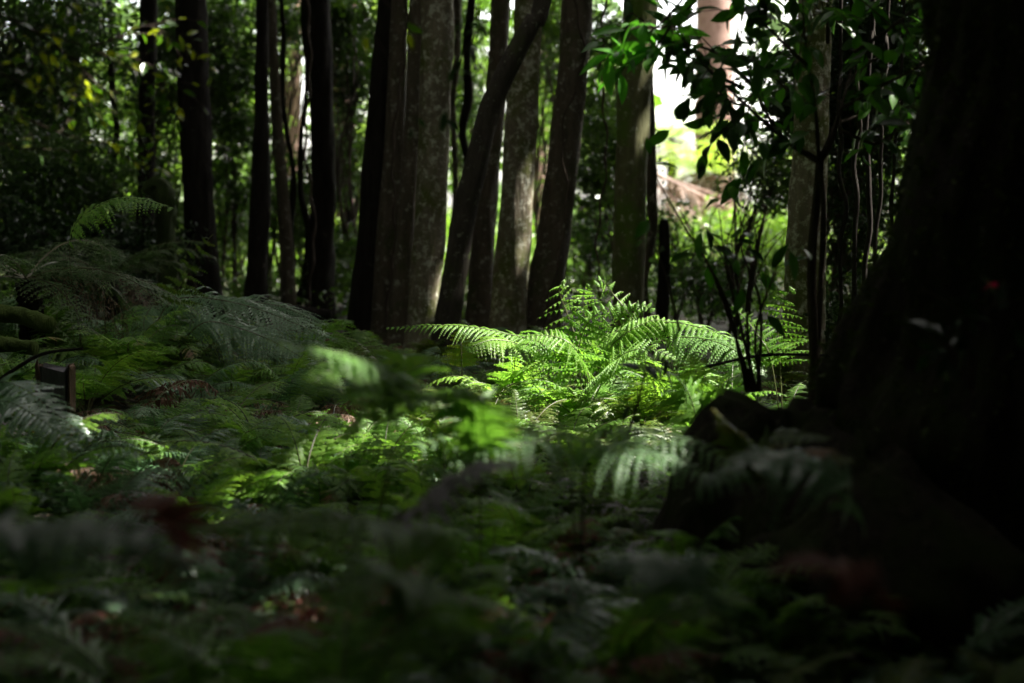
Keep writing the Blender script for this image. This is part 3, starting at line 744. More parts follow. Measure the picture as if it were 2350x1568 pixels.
for bx, n in ((((-16, -14, 0), (-9.5, 26, 8)), 16000), (((9.0, -14, 0), (15, 20, 8)), 15000), (((-14, -15, 0), (14, -7, 8)), 16000)):
    V, Fq = leaf_field(n, bx, .5, r); mb.add(V, Fq)
tag(link('surrounding_wood', mb.mesh('surrounding_wood', [M['canopy']])), 'dense leafy wood closing in on both sides and behind the viewer', 'wood', kind='stuff')
# the far wood beyond the clearing
mb = MB(); r = np.random.default_rng(6)
n = 30000; a = r.random((n, 3)); Xf = -34 + a[:, 0] * 68; Yf = 44 + a[:, 1] * 14; Zf = 9.5 * a[:, 2] ** .9
C = np.stack([Xf, Yf, Zf], 1); sx = 1175 + F * C[:, 0] / C[:, 1]
gap = 1.2 * np.exp(-((sx - 1610) / 170) ** 2) + 1.1 * np.exp(-((sx - 685) / 30) ** 2)
C = C[(r.random(len(C)) > gap * 1.1) & (r.random(len(C)) > .25)]
V, Fq = leaf_quads(C, .45, r, .6, hexa=True); mb.add(V, Fq)
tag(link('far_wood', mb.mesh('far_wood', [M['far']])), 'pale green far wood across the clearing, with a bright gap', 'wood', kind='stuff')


mb = MB(); r = np.random.default_rng(8)
for n, y0, y1, h, sz, mi in ((26000, 15, 24, .55, .07, 0), (30000, 22, 60, 1.0, .13, 1)):
    Yf = y0 + (y1 - y0) * r.random(n) ** 1.1; Xf = (r.random(n) - .5) * .85 * Yf
    hh = h * (.45 + .35 * np.sin(Xf * 1.7 + Yf) * np.sin(Yf * 1.1 - Xf * .6) + .3 * r.random(n))
    C = np.stack([Xf, Yf, hh * r.random(n) ** .6 + ground(Xf, Yf)], 1); V, Fq = leaf_quads(C, sz, r, .5); mb.add(V, Fq, mi)
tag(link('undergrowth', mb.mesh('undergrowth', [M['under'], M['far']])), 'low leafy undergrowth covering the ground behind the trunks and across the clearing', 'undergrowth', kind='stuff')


# ------------------------------------------------------------------ near branches with broad leaves
def leafy_branches(name, label, base, mains, nleaf, L, mat, seed, twig_r=.004, cat='shrub', trunk=None, spreadn=.12, hang=.5, asp=.4, ntw=10, per=6, curl=.25):
    """trunk: list of (points, r0, r1) ; mains: list of point lists (px) whose twigs carry the leaves"""
    r = np.random.default_rng(seed); base = np.asarray(base, float)
    e = empty(name, base, label, cat)
    mb = MB()
    for pts, r0, r1 in (trunk or []):
        P = resample(np.array([at(*q) for q in pts]), 30); V, Fq = tube(P, np.linspace(r0, r1, 30), 10, lambda t, th: 1 + .05 * np.sin(3 * th + 20 * t)); mb.add(V, Fq)
    if trunk: link('trunk', mb.mesh('trunk', [M['twig']], origin=base, smooth=True), e)
    tw = MB(); PP, DD = [], []
    for pts in mains:
        P = resample(np.array([at(*q) for q in pts]), 24); V, Fq = tube(P, np.linspace(twig_r * 1.8, twig_r * .5, 24), 6); tw.add(V, Fq)
        T = norm(np.gradient(P, axis=0))
        for k in range(ntw):
            i0 = int(r.integers(3, 24)); d = norm(T[i0] * .7 + r.normal(size=3) * .75); l = spreadn * (.5 + r.random())
            Q = resample(np.array([P[i0], P[i0] + d * l * .5 + [0, 0, .01], P[i0] + d * l + [0, 0, -.02 * hang]]), 8)
            V, Fq = tube(Q, np.linspace(twig_r * .6, twig_r * .3, 8), 5); tw.add(V, Fq)
            for j in range(per):
                f = .25 + .75 * (j + .5) / per; p = Q[min(7, int(f * 7.99))]
                PP.append(p); DD.append(norm(d * .8 + r.normal(size=3) * .7 + np.array([0, 0, -hang])))
    link('branch', tw.mesh('branch', [M['twig']], origin=base, smooth=True), e)
    PP, DD = np.array(PP), np.array(DD); n = len(PP)
    Nn = norm(r.normal(size=(n, 3)) * .5 + np.array([0, -.15, 1])); Ls = L * (.65 + .5 * r.random(n))
    V, Fq = leaf_full(PP, DD, Nn, Ls, Ls * asp, curl); mb = MB(); mb.add(V, Fq)
    link('foliage', mb.mesh('foliage', [M[mat]], origin=base, smooth=True), e)
    return e


sb = at(1868, 900, 6.2); sb[2] = ground(sb[0], sb[1])
d = 6.0
leafy_branches('forked_sapling', 'slim dark sapling forking into a Y under broad drooping leaves, right of centre', sb,
    [[(1880, 370, d), (1800, 320, d), (1730, 200, d - .2), (1690, 60, d - .3)],
     [(1800, 320, d), (1700, 230, d - .3), (1600, 130, d - .5), (1530, 40, d - .6)],
     [(1730, 200, d), (1640, 120, d + .1), (1540, 90, d + .2), (1450, 30, d + .2)],
     [(1700, 200, d), (1620, 160, d), (1560, 110, d), (1520, 80, d)],
     [(1740, 200, d), (1700, 240, d - .1), (1660, 220, d - .1), (1620, 170, d)],
     [(1880, 370, d), (1930, 250, d + .1), (1960, 120, d + .2), (1980, -50, d + .2)],
     [(1930, 250, d), (2020, 200, d - .1), (2110, 150, d - .2), (2180, 80, d - .2)],
     [(1880, 370, d), (1870, 240, d), (1850, 120, d), (1840, -30, d)],
     [(1850, 150, d), (1780, 80, d - .2), (1720, 20, d - .2), (1660, -60, d - .2)],
     [(1930, 300, d), (2010, 330, d), (2060, 300, d), (2110, 280, d)],
     [(1960, 120, d), (2050, 60, d), (2120, 0, d), (2200, -60, d)],
     [(1940, 200, d + .3), (2000, 140, d + .4), (2080, 120, d + .4), (2160, 200, d + .3)], [(1870, 240, d + .3), (1800, 200, d + .4), (1760, 140, d + .4), (1740, 40, d + .4)],
     [(1900, 100, d + .4), (1900, 0, d + .4), (1920, -60, d + .4)], [(1930, 280, d + .4), (1990, 260, d + .5), (2060, 240, d + .5), (2120, 330, d + .5)]],
    0, .105, 'broad', 501, .0045, 'sapling', trunk=[([(1866, 1000, 6.2), (1868, 800, 6.2), (1862, 620, 6.15), (1872, 480, 6.1), (1882, 370, 6.0)], .021, .015), ([(1882, 372, 6.0), (1845, 350, 6.0), (1800, 320, 6.0)], .013, .009), ([(1880, 375, 6.0), (1910, 320, 6.0), (1930, 250, 6.0)], .012, .007), ([(1874, 860, 6.25), (1884, 640, 6.2), (1890, 500, 6.1), (1884, 390, 6.0)], .012, .009)],
    spreadn=.17, hang=.45, ntw=8, per=5, asp=.42)
leafy_branches('bright_leaved_branch', 'bright green pointed leaves reaching left across the top of the mossy trunk', at(1560, 60, 5.9),
    [[(1600, -40, 5.9), (1520, 50, 5.9), (1450, 100, 5.9), (1400, 125, 5.9)], [(1600, 0, 5.9), (1530, 60, 5.9), (1480, 60, 5.9), (1440, 70, 5.9)], [(1540, 60, 5.9), (1490, 130, 5.9), (1450, 150, 5.9)]],
    0, .12, 'broad_lit', 505, .0035, 'branch', spreadn=.08, hang=.15, ntw=4, per=3, asp=.34)
d = 5.0
leafy_branches('glossy_shrub', 'twiggy shrub with small shiny yellow-green leaves reaching in from the upper left', at(-150, 250, 5.0),
    [[(-150, -50, d), (60, 60, d), (200, 110, d), (330, 170, d)], [(-150, 250, d), (0, 330, d), (150, 345, d), (255, 350, d)], [(-150, 100, d), (50, 190, d), (200, 240, d), (330, 280, d)],
     [(-100, 200, d), (100, 290, d), (230, 330, d), (330, 318, d)], [(-50, -80, d), (100, 0, d), (180, 20, d), (240, 40, d)], [(-150, 60, d), (60, 100, d), (120, 200, d), (170, 300, d)], [(60, 60, d), (160, 130, d), (240, 210, d), (310, 250, d)],
     [(-150, 150, d - .2), (0, 150, d - .2), (120, 160, d - .2), (200, 200, d - .1)], [(200, 110, d), (260, 90, d), (340, 60, d), (420, 100, d)], [(310, 190, d), (370, 195, d), (420, 200, d)]],
    0, .046, 'broad_yellow', 502, .0022, spreadn=.12, hang=.2, ntw=10, per=3, asp=.42, curl=.15)
leafy_branches('hanging_twig', 'blurred twig of green leaves hanging beside the top of the leaning trunk', at(1110, -60, 4.5),
    [[(1110, -60, 4.5), (1095, 40, 4.5), (1110, 120, 4.5), (1095, 220, 4.5)], [(1100, 60, 4.5), (1060, 130, 4.5), (1000, 265, 4.5), (930, 220, 4.5)]], 0, .05, 'broad', 503, .002, 'twig', spreadn=.06, hang=.2, ntw=4, per=2)
leafy_branches('small_leaf_twig', 'small twig with bright leaves at the top edge above the twin-stemmed tree', at(860, -60, 4.5),
    [[(840, -60, 4.5), (880, 0, 4.5), (915, 30, 4.5), (935, 40, 4.5)], [(800, -60, 4.5), (850, 60, 4.5), (900, 150, 4.5)]], 0, .05, 'broad_yellow', 504, .002, 'twig', spreadn=.05, hang=.2, ntw=2, per=2)
# thin-stemmed plant right of centre
b = at(1735, 900, 5.6); b[2] = ground(b[0], b[1]) ; d = 5.6
st = [[(1735, 900, d), (1700, 750, d), (1665, 600, d), (1650, 480, d)], [(1730, 900, d), (1640, 640, d), (1570, 520, d), (1500, 400, d)], [(1740, 900, d), (1745, 700, d), (1700, 560, d), (1725, 440, d)],
      [(1720, 900, d), (1690, 780, d), (1690, 640, d), (1620, 520, d)], [(1745, 900, d), (1735, 760, d), (1780, 620, d), (1800, 540, d)], [(1715, 900, d), (1670, 700, d), (1600, 560, d), (1560, 480, d)], [(1725, 900, d), (1715, 700, d), (1740, 560, d), (1700, 470, d)]]
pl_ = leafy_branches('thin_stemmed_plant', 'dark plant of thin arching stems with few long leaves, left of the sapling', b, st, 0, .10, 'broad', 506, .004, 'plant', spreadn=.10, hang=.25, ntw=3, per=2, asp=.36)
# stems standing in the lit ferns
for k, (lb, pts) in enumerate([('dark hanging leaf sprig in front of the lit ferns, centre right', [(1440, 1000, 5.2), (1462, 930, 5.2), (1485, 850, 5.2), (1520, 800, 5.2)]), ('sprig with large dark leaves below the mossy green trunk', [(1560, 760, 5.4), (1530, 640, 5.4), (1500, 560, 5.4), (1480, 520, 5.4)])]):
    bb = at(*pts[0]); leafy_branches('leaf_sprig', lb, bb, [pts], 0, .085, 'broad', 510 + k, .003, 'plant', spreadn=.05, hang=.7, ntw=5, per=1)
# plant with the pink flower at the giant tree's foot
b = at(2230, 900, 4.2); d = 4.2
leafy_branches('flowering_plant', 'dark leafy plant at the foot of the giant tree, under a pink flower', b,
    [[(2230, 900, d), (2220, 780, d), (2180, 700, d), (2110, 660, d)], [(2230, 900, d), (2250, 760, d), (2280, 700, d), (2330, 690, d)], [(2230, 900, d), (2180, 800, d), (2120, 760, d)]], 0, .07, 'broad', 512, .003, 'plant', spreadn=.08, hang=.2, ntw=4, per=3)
mb = MB(); c = at(2272, 655, d); r = np.random.default_rng(9)
D = norm(np.array([[1, 0, .35], [.7, .1, -.1], [-.8, 0, -.5], [-.3, -.4, .3], [.5, -.5, .1]])); V, Fq = leaf_full(np.repeat(c[None], 5, 0), D, norm(r.normal(size=(5, 3)) + [0, 0, 1.5]), np.full(5, .022), np.full(5, .011), .1); mb.add(V, Fq)
fl = empty('pink_flower', c, 'small magenta pink flower in the dark at the right edge', 'flower'); link('petal', mb.mesh('petal', [M['pink']], origin=c, smooth=True), fl)
mb = MB(); P = resample(np.array([c, c + [-.01, 0, -.03], c + [-.005, 0, -.08]]), 8); V, Fq = tube(P, .0015, 5); mb.add(V, Fq); link('stalk', mb.mesh('stalk', [M['stem']], origin=c), fl)
# pale fallen petal near the bottom
c = at(585, 1528, 2.6); mb = MB(); V, Fq = leaf_full(c[None], np.array([[1, .2, .3]]), np.array([[0, -.5, 1.]]), np.array([.022]), np.array([.014]), .3); mb.add(V, Fq)
tag(link('fallen_leaf', mb.mesh('fallen_leaf', [M['white']], origin=c, smooth=True), loc=c), 'small pale fallen leaf near the bottom edge, left of centre', 'leaf')


# ------------------------------------------------------------------ boulder, logs, marker
def rock(name, label, c, rad, mat, seed, cat='boulder', spread=True):
    r = np.random.default_rng(seed); nu, nv = 48, 26; th = np.arange(nu) / nu * TAU; ph = np.linspace(0.001, math.pi - .001, nv)
    A, B = np.meshgrid(th, ph); d = np.stack([np.cos(A) * np.sin(B), np.sin(A) * np.sin(B), np.cos(B)], -1)
    k = 1.0
    for f in (1.3, 2.3, 4.1, 7.7, 14): v = r.normal(size=3) * f; k = k + .24 / f ** .75 * np.sin(d @ v + r.random() * 6) * np.cos(d @ (r.normal(size=3) * f) + 1)
    V = (d * k[..., None] * np.asarray(rad)); V[..., :2] *= (1.45 - .75 * np.clip(d[..., 2:3], 0, 1)) if spread else 1; V = V.reshape(-1, 3)
    i = np.arange(nv - 1)[:, None] * nu; j = np.arange(nu)[None]; k2 = (j + 1) % nu
    Fq = np.stack([i + j, i + nu + j, i + nu + k2, i + k2], -1).reshape(-1, 4)
    return tag(link(name, mesh_from(name, V, [(Fq, 0)], [M[mat]], True), loc=c), label, cat)


c = at(1800, 1010, 4.9); c[2] = 0
rock('mossy_boulder', 'large dark mossy boulder at the foot of the giant tree', c, (.30, .30, .52), 'bark_giant', 3)
c = at(2050, 1080, 4.6); c[2] = .1
rock('low_boulder', 'low dark rock right of the large mossy boulder', c, (.35, .35, .3), 'bark_giant', 4)


def log(label, pts, r0, seed, mat='moss'):
    P = resample(np.array([at(*p) for p in pts]), 50); ph = np.random.default_rng(seed).random(4) * 6
    V, Fq = tube(P, np.linspace(r0, r0 * .7, 50), 22, lambda t, th: 1 + .1 * np.sin(2 * th + 9 * t + ph[0]) + .06 * np.sin(5 * th - 33 * t + ph[1]) + .04 * np.sin(9 * th + 70 * t))
    V = np.vstack([V, P[:1], P[-1:]]); n = len(V) - 2; caps = [[(k + 1) % 22, k, n] for k in range(22)] + [[n - 22 + k, n - 22 + (k + 1) % 22, n + 1] for k in range(22)]
    mb = MB(); mb.add(V, Fq); mb.G.append((np.array(caps), 0)); b = P[25]
    return tag(link('fallen_log', mb.mesh('fallen_log', [M[mat]], origin=b, smooth=True), loc=b), label, 'log')


log('moss covered log at the left edge above the brown fronds', [(-120, 722, 8.6), (30, 722, 8.5), (115, 748, 8.3)], .055, 1)
log('lower moss covered log at the left edge', [(-120, 795, 8.0), (0, 790, 8.0), (80, 800, 7.9)], .045, 2)
log('thin bent branch arching across the brown fronds at left', [(-40, 900, 6.6), (30, 850, 6.6), (100, 812, 6.6), (190, 800, 6.6)], .008, 3, 'bark_dark')
log('thin bare twig crossing the ferns right of the bright fern', [(1570, 860, 6.4), (1650, 835, 6.4), (1760, 815, 6.5), (1900, 815, 6.6)], .007, 4, 'bark_dark')
log('dark fallen branch on the ground left of the twin-stemmed tree', [(560, 705, 13), (640, 712, 13), (760, 722, 13)], .05, 5, 'bark_dark')


def box(mb, c, s, m=0, bev=.004):
    x, y, z = np.array(s) / 2; o = []
    for sz in (-1, 1):
        for (ax, ay) in ((-x + bev, -y), (x - bev, -y), (x, -y + bev), (x, y - bev), (x - bev, y), (-x + bev, y), (-x, y - bev), (-x, -y + bev)): o.append([ax, ay, sz * z])
    V = np.array(o) + c; Fq = [[i, (i + 1) % 8, 8 + (i + 1) % 8, 8 + i] for i in range(8)]
    n = mb.n; mb.add(V, Fq, m); mb.G.append((np.array([[n + 7 - i for i in range(8)], [n + 8 + i for i in range(8)]]), m))


d = 7.0; c = at(126, 880, d); e = empty('post_framed_slab', (c[0], c[1], float(ground(c[0], c[1]))), 'grey stone slab between two brown wooden posts, low at the left', 'marker')
o3 = np.array([c[0], c[1], float(ground(c[0], c[1]))])
mb = MB(); box(mb, at(125, 895, d) - o3, (px(d, 58), .05, px(d, 112))); mb.V = [v + (v[:, 2:3] > 0) * np.random.default_rng(4).normal(size=v.shape) * [.004, .003, .012] for v in mb.V]; link('slab', mb.mesh('slab', [M['stone']]), e)
for x_, y0, y1 in ((90, 832, 940), (161, 842, 950)):
    mb = MB(); t_ = at(x_, y0, d); b_ = at(x_, y1, d); box(mb, (t_ + b_) / 2 - o3 + [0, -.01, 0], (px(d, 15), .05, abs(t_[2] - b_[2]))); mb.V = [v + (v[:, 2:3] > .1) * np.random.default_rng(x_).normal(size=v.shape) * [.006, .004, .016] for v in mb.V]; link('post', mb.mesh('post', [M['wood']]), e)

# ------------------------------------------------------------------ hero ferns
UPF = (0, -.75, .65)     # fronds turned towards the viewer
bb = at(1345, 980, 8.0); bb[2] = ground(bb[0], bb[1])
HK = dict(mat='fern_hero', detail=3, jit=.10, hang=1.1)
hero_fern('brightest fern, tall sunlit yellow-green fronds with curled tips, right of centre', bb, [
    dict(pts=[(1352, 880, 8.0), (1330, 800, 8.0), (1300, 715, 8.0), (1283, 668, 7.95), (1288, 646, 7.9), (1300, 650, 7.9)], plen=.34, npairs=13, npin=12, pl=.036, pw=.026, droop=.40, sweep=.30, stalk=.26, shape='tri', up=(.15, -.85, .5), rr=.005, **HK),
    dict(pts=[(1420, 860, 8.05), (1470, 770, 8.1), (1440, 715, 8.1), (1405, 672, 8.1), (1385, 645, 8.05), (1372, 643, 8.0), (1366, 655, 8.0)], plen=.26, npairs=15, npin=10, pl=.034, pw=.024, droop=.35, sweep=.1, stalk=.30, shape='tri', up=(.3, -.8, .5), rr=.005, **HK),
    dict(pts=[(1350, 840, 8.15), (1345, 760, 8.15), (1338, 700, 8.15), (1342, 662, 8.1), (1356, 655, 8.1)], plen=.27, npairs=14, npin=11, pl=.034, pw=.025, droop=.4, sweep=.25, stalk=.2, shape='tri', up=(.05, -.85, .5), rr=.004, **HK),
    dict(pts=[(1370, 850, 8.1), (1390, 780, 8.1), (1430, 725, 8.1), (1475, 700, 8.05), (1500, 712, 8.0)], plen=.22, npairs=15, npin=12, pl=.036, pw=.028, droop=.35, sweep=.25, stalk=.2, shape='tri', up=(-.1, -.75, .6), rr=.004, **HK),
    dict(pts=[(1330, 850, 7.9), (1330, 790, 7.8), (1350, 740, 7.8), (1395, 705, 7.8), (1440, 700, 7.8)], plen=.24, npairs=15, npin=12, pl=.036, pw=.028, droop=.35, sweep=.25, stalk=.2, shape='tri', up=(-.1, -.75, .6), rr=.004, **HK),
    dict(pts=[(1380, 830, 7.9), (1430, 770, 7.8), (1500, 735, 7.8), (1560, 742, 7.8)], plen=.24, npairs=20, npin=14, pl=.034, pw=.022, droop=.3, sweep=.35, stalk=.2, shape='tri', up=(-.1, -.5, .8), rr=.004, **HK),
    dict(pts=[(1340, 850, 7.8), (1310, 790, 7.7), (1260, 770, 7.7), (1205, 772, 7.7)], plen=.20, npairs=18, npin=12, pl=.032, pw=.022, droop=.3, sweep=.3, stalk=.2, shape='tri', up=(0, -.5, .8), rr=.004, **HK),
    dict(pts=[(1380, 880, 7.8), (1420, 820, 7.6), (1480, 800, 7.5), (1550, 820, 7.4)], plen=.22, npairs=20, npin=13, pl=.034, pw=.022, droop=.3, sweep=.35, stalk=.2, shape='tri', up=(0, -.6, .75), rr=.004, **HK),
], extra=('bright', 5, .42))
bb = at(1270, 930, 8.3); bb[2] = ground(bb[0], bb[1])
hero_fern('sunlit fern with a long flat frond pointing left across the pale lichened trunk', bb, [
    dict(pts=[(1235, 800, 8.3), (1160, 766, 8.3), (1060, 748, 8.3), (960, 748, 8.3), (885, 752, 8.3)], plen=.14, npairs=30, npin=14, pl=.016, pw=.011, droop=.4, sweep=.5, stalk=.15, shape='taper', up=(0, -.25, 1), mat='fern_hero', hang=.5, detail=2, jit=.12),
    dict(pts=[(1230, 820, 8.2), (1190, 790, 8.0), (1130, 780, 7.9), (1070, 800, 7.8)], plen=.2, npairs=26, npin=14, pl=.026, pw=.014, droop=.5, sweep=.4, stalk=.15, up=(0, -.5, .8), mat='fern_hero', hang=.5, detail=2, jit=.12),
    dict(pts=[(1270, 830, 8.2), (1280, 790, 8.0), (1240, 770, 7.9), (1200, 800, 7.6)], plen=.2, npairs=24, npin=13, pl=.026, pw=.014, droop=.5, sweep=.4, stalk=.15, up=(0, -.5, .8), mat='fern_hero', hang=.5, jit=.12),
], extra=('bright', 4, .36))
bb = at(1500, 960, 7.8); bb[2] = ground(bb[0], bb[1])
hero_fern('sunlit greyish green fern arching down to the right of the brightest fern', bb, [
    dict(pts=[(1480, 790, 7.8), (1520, 742, 7.8), (1600, 750, 7.7), (1680, 780, 7.6), (1745, 830, 7.5)], plen=.20, npairs=25, npin=17, pl=.018, pw=.011, droop=.55, sweep=.35, stalk=.12, up=(.1, -.3, .9), mat='fern_hero', hang=.4, detail=2, jit=.12),
    dict(pts=[(1530, 800, 7.7), (1590, 775, 7.6), (1680, 800, 7.4), (1750, 860, 7.2)], plen=.24, npairs=34, npin=15, pl=.024, pw=.013, droop=.5, sweep=.35, stalk=.12, up=(.1, -.4, .9), mat='fern', hang=.4, jit=.12),
], extra=('bright', 4, .4))
bb = at(1800, 930, 7.3); bb[2] = ground(bb[0], bb[1])
hero_fern('lit upright fern with curled tip in front of the forked sapling trunk', bb, [
    dict(pts=[(1790, 830, 7.3), (1785, 770, 7.3), (1795, 700, 7.3), (1812, 665, 7.3), (1825, 662, 7.3)], plen=.20, npairs=12, npin=10, pl=.033, pw=.024, droop=.3, sweep=.1, stalk=.3, shape='tri', up=(0, -.85, .5), **HK),
    dict(pts=[(1770, 830, 7.2), (1740, 770, 7.2), (1700, 720, 7.2), (1680, 700, 7.2)], plen=.14, npairs=12, npin=9, pl=.028, pw=.02, droop=.3, sweep=.1, stalk=.3, shape='tri', up=(0, -.85, .5), **HK),
], extra=('green', 4, .4))
bb = at(1060, 900, 8.6); bb[2] = ground(bb[0], bb[1])
hero_fern('small upright olive frond standing before the leaning dark trunk', bb, [
    dict(pts=[(1060, 840, 8.6), (1058, 780, 8.6), (1055, 735, 8.6)], plen=.12, npairs=13, npin=10, pl=.022, pw=.014, droop=.15, sweep=.2, stalk=.4, shape='tri', up=(0, -1, .1), mat='fern_olive', hang=.1, jit=.12)], extra=('olive', 4, .3))
# mid-left feathery fern
bb = at(640, 860, 10.0); bb[2] = ground(bb[0], bb[1]); GK = dict(mat='fern_grey', npin=18, pl=.05, pw=.018, droop=.65, hang=.35, jit=.15, sweep=.5)
hero_fern('big feathery grey-green fern with long drooping fronds below the left trunks', bb, [
    dict(pts=[(360, 740, 9.6), (390, 695, 9.6), (450, 682, 9.6), (560, 700, 9.6), (660, 735, 9.6), (750, 775, 9.5)], root=False, plen=.34, npairs=40, stalk=.02, up=(.1, -.5, .85), shape='x', **GK),
    dict(pts=[(470, 690, 9.9), (560, 692, 9.9), (650, 705, 9.9), (740, 745, 9.8)], plen=.3, npairs=36, stalk=.05, up=(.1, -.4, .9), shape='x', root=False, **GK),
    dict(pts=[(420, 780, 9.3), (470, 740, 9.3), (540, 750, 9.3), (640, 790, 9.2), (720, 840, 9.1)], root=False, plen=.3, npairs=36, stalk=.02, up=(.1, -.5, .85), shape='x', **GK),
    dict(pts=[(350, 700, 9.8), (330, 740, 9.7), (340, 800, 9.6)], root=False, plen=.22, npairs=22, stalk=.05, up=(-.3, -.6, .7), shape='x', **GK),
], extra=('grey', 5, .55))
# foreground and middle single-frond plants: (label, points, mat, plen, kind for the lower fronds, n, scale, kwargs)
SINGLE = [
    ('blurred vivid green fern hanging over the mid-left ferns, nearer than them', [[(800, 1000, 4.3), (930, 880, 4.2), (850, 830, 4.1), (730, 800, 4.0), (610, 775, 3.9)], [(930, 880, 4.3), (900, 850, 4.3), (870, 890, 4.1), (800, 920, 4.0)], [(900, 960, 4.2), (850, 860, 4.1), (760, 850, 4.0), (700, 900, 3.9)]], 'fern', .15, 'green', 3, .35, dict(pl=.03, pw=.016)),
    ('blurred green frond pair left of the arched pale fronds', [[(1100, 1040, 4.2), (1080, 930, 4.2), (1010, 910, 4.1), (940, 930, 4.0)], [(1100, 1040, 4.2), (1090, 920, 4.1), (1050, 890, 4.0), (990, 900, 4.0)]], 'fern', .12, 'green', 3, .3, dict(pl=.03, pw=.02)),
    ('soft-focus arched fern frond in the middle, left one of an arching pair', [[(1340, 1040, 4.4), (1290, 1000, 4.35), (1190, 985, 4.3), (1060, 995, 4.25), (930, 1035, 4.2)], [(1300, 1060, 4.3), (1200, 1020, 4.2), (1080, 1040, 4.15), (980, 1085, 4.1)]], 'fern_arch', .15, 'green', 2, .3, dict(pl=.015, pw=.010, droop=.5, npairs=18, npin=11, detail=2)),
    ('soft-focus arched fern frond in the middle, right one of an arching pair', [[(1340, 1040, 4.35), (1400, 1000, 4.3), (1500, 995, 4.25), (1600, 1022, 4.2), (1680, 1062, 4.15)], [(1350, 1060, 4.3), (1430, 1040, 4.2), (1540, 1055, 4.15), (1620, 1095, 4.1)]], 'fern_arch', .14, 'green', 2, .3, dict(pl=.015, pw=.010, droop=.5, npairs=18, npin=11, detail=2)),
    ('pale withered frond rising to the right in the lower middle', [[(900, 1230, 3.5), (960, 1160, 3.4), (1040, 1095, 3.4), (1120, 1065, 3.4), (1200, 1062, 3.4)]], 'fern_pale', .075, 'green', 3, .28, dict(pl=.028, pw=.022, jit=.3)),
    ('green frond close to the lens low in the picture, left of centre', [[(1080, 1440, 2.7), (1010, 1370, 2.65), (900, 1335, 2.6), (800, 1335, 2.6), (700, 1350, 2.6)], [(1000, 1420, 2.6), (950, 1360, 2.6), (860, 1290, 2.5), (780, 1270, 2.5)]], 'fern', .10, 'green', 4, .3, dict(pl=.028, pw=.018)),
    ('long blurred frond spanning from the left under the pale withered frond', [[(1050, 1330, 3.0), (960, 1230, 3.0), (820, 1190, 2.9), (640, 1190, 2.9), (430, 1210, 2.8)]], 'fern', .12, 'green', 4, .32, dict(pl=.03, pw=.018, droop=.5)),
    ('grey-green fern arching in from the left edge at mid height', [[(-60, 960, 6.0), (-10, 880, 6.0), (60, 895, 5.9), (130, 950, 5.8), (210, 1010, 5.7)], [(-60, 980, 5.8), (0, 920, 5.8), (90, 960, 5.7), (180, 1030, 5.6)]], 'fern_grey', .16, 'green', 4, .36, dict(pl=.034, pw=.02)),
    ('very blurred grey-green frond low at the left edge', [[(-80, 1290, 2.4), (60, 1225, 2.4), (200, 1215, 2.35), (340, 1250, 2.3), (440, 1310, 2.3)]], 'fern_grey', .10, 'grey', 4, .3, dict(pl=.028, pw=.018)),
    ('rust red blurred frond in the dark lower right', [[(2040, 1400, 2.5), (1950, 1310, 2.5), (1850, 1285, 2.4), (1770, 1310, 2.4)]], 'fern_red', .07, 'green', 3, .28, dict(pl=.03, pw=.02)),
    ('rust red blurred frond low left behind the foreground ferns', [[(400, 1300, 3.2), (420, 1200, 3.2), (380, 1150, 3.2), (300, 1150, 3.2)]], 'fern_red', .09, 'red', 2, .25, dict(pl=.028, pw=.018)),
    ('grey blurred frond tip low right of centre', [[(1640, 1400, 2.7), (1560, 1310, 2.7), (1460, 1290, 2.7), (1370, 1310, 2.7)]], 'fern_grey', .10, 'grey', 3, .28, dict(pl=.028, pw=.018)),
    ('dim blue-green frond in front of the mossy boulder', [[(1960, 1180, 3.5), (1880, 1070, 3.5), (1780, 1050, 3.5), (1690, 1075, 3.4), (1600, 1120, 3.4)]], 'fern_grey', .14, 'grey', 4, .32, dict(pl=.03, pw=.018, droop=.6)),
    ('olive fern with flat fronds spread before the mossy boulder', [[(1720, 1100, 4.4), (1760, 1010, 4.35), (1820, 995, 4.3), (1900, 1005, 4.2)], [(1710, 1100, 4.4), (1700, 1010, 4.3), (1660, 960, 4.2), (1640, 940, 4.2)], [(1730, 1100, 4.3), (1800, 1045, 4.2), (1880, 1035, 4.1), (1950, 1060, 4.0)]], 'fern_olive', .08, 'olive', 3, .28, dict(pl=.025, pw=.018)),
    ('yellow-green lit fern just left of the mossy boulder', [[(1600, 1000, 6.2), (1580, 900, 6.2), (1530, 850, 6.1), (1450, 840, 6.0)], [(1610, 1000, 6.2), (1640, 900, 6.2), (1700, 860, 6.1), (1750, 870, 6.0)], [(1600, 1000, 6.3), (1600, 870, 6.3), (1590, 810, 6.3)]], 'fern_hero', .15, 'bright', 4, .36, dict(pl=.034, pw=.022)),
    ('curled young frond in front of the widest dark trunk', [[(400, 700, 9.2), (425, 640, 9.2), (450, 590, 9.2), (480, 550, 9.2), (470, 545, 9.1)]], 'fern_olive', .16, 'olive', 3, .4, dict(pl=.02, pw=.012, npairs=10, up=(0, -.8, .5), shape='tri')),
    ('thin frond with lit upper edge reaching right before the mossy broken stump', [[(160, 560, 8.8), (230, 470, 8.8), (310, 455, 8.8), (395, 478, 8.7)]], 'fern', .15, 'green', 2, .4, dict(pl=.03, pw=.015, droop=.6)),
]
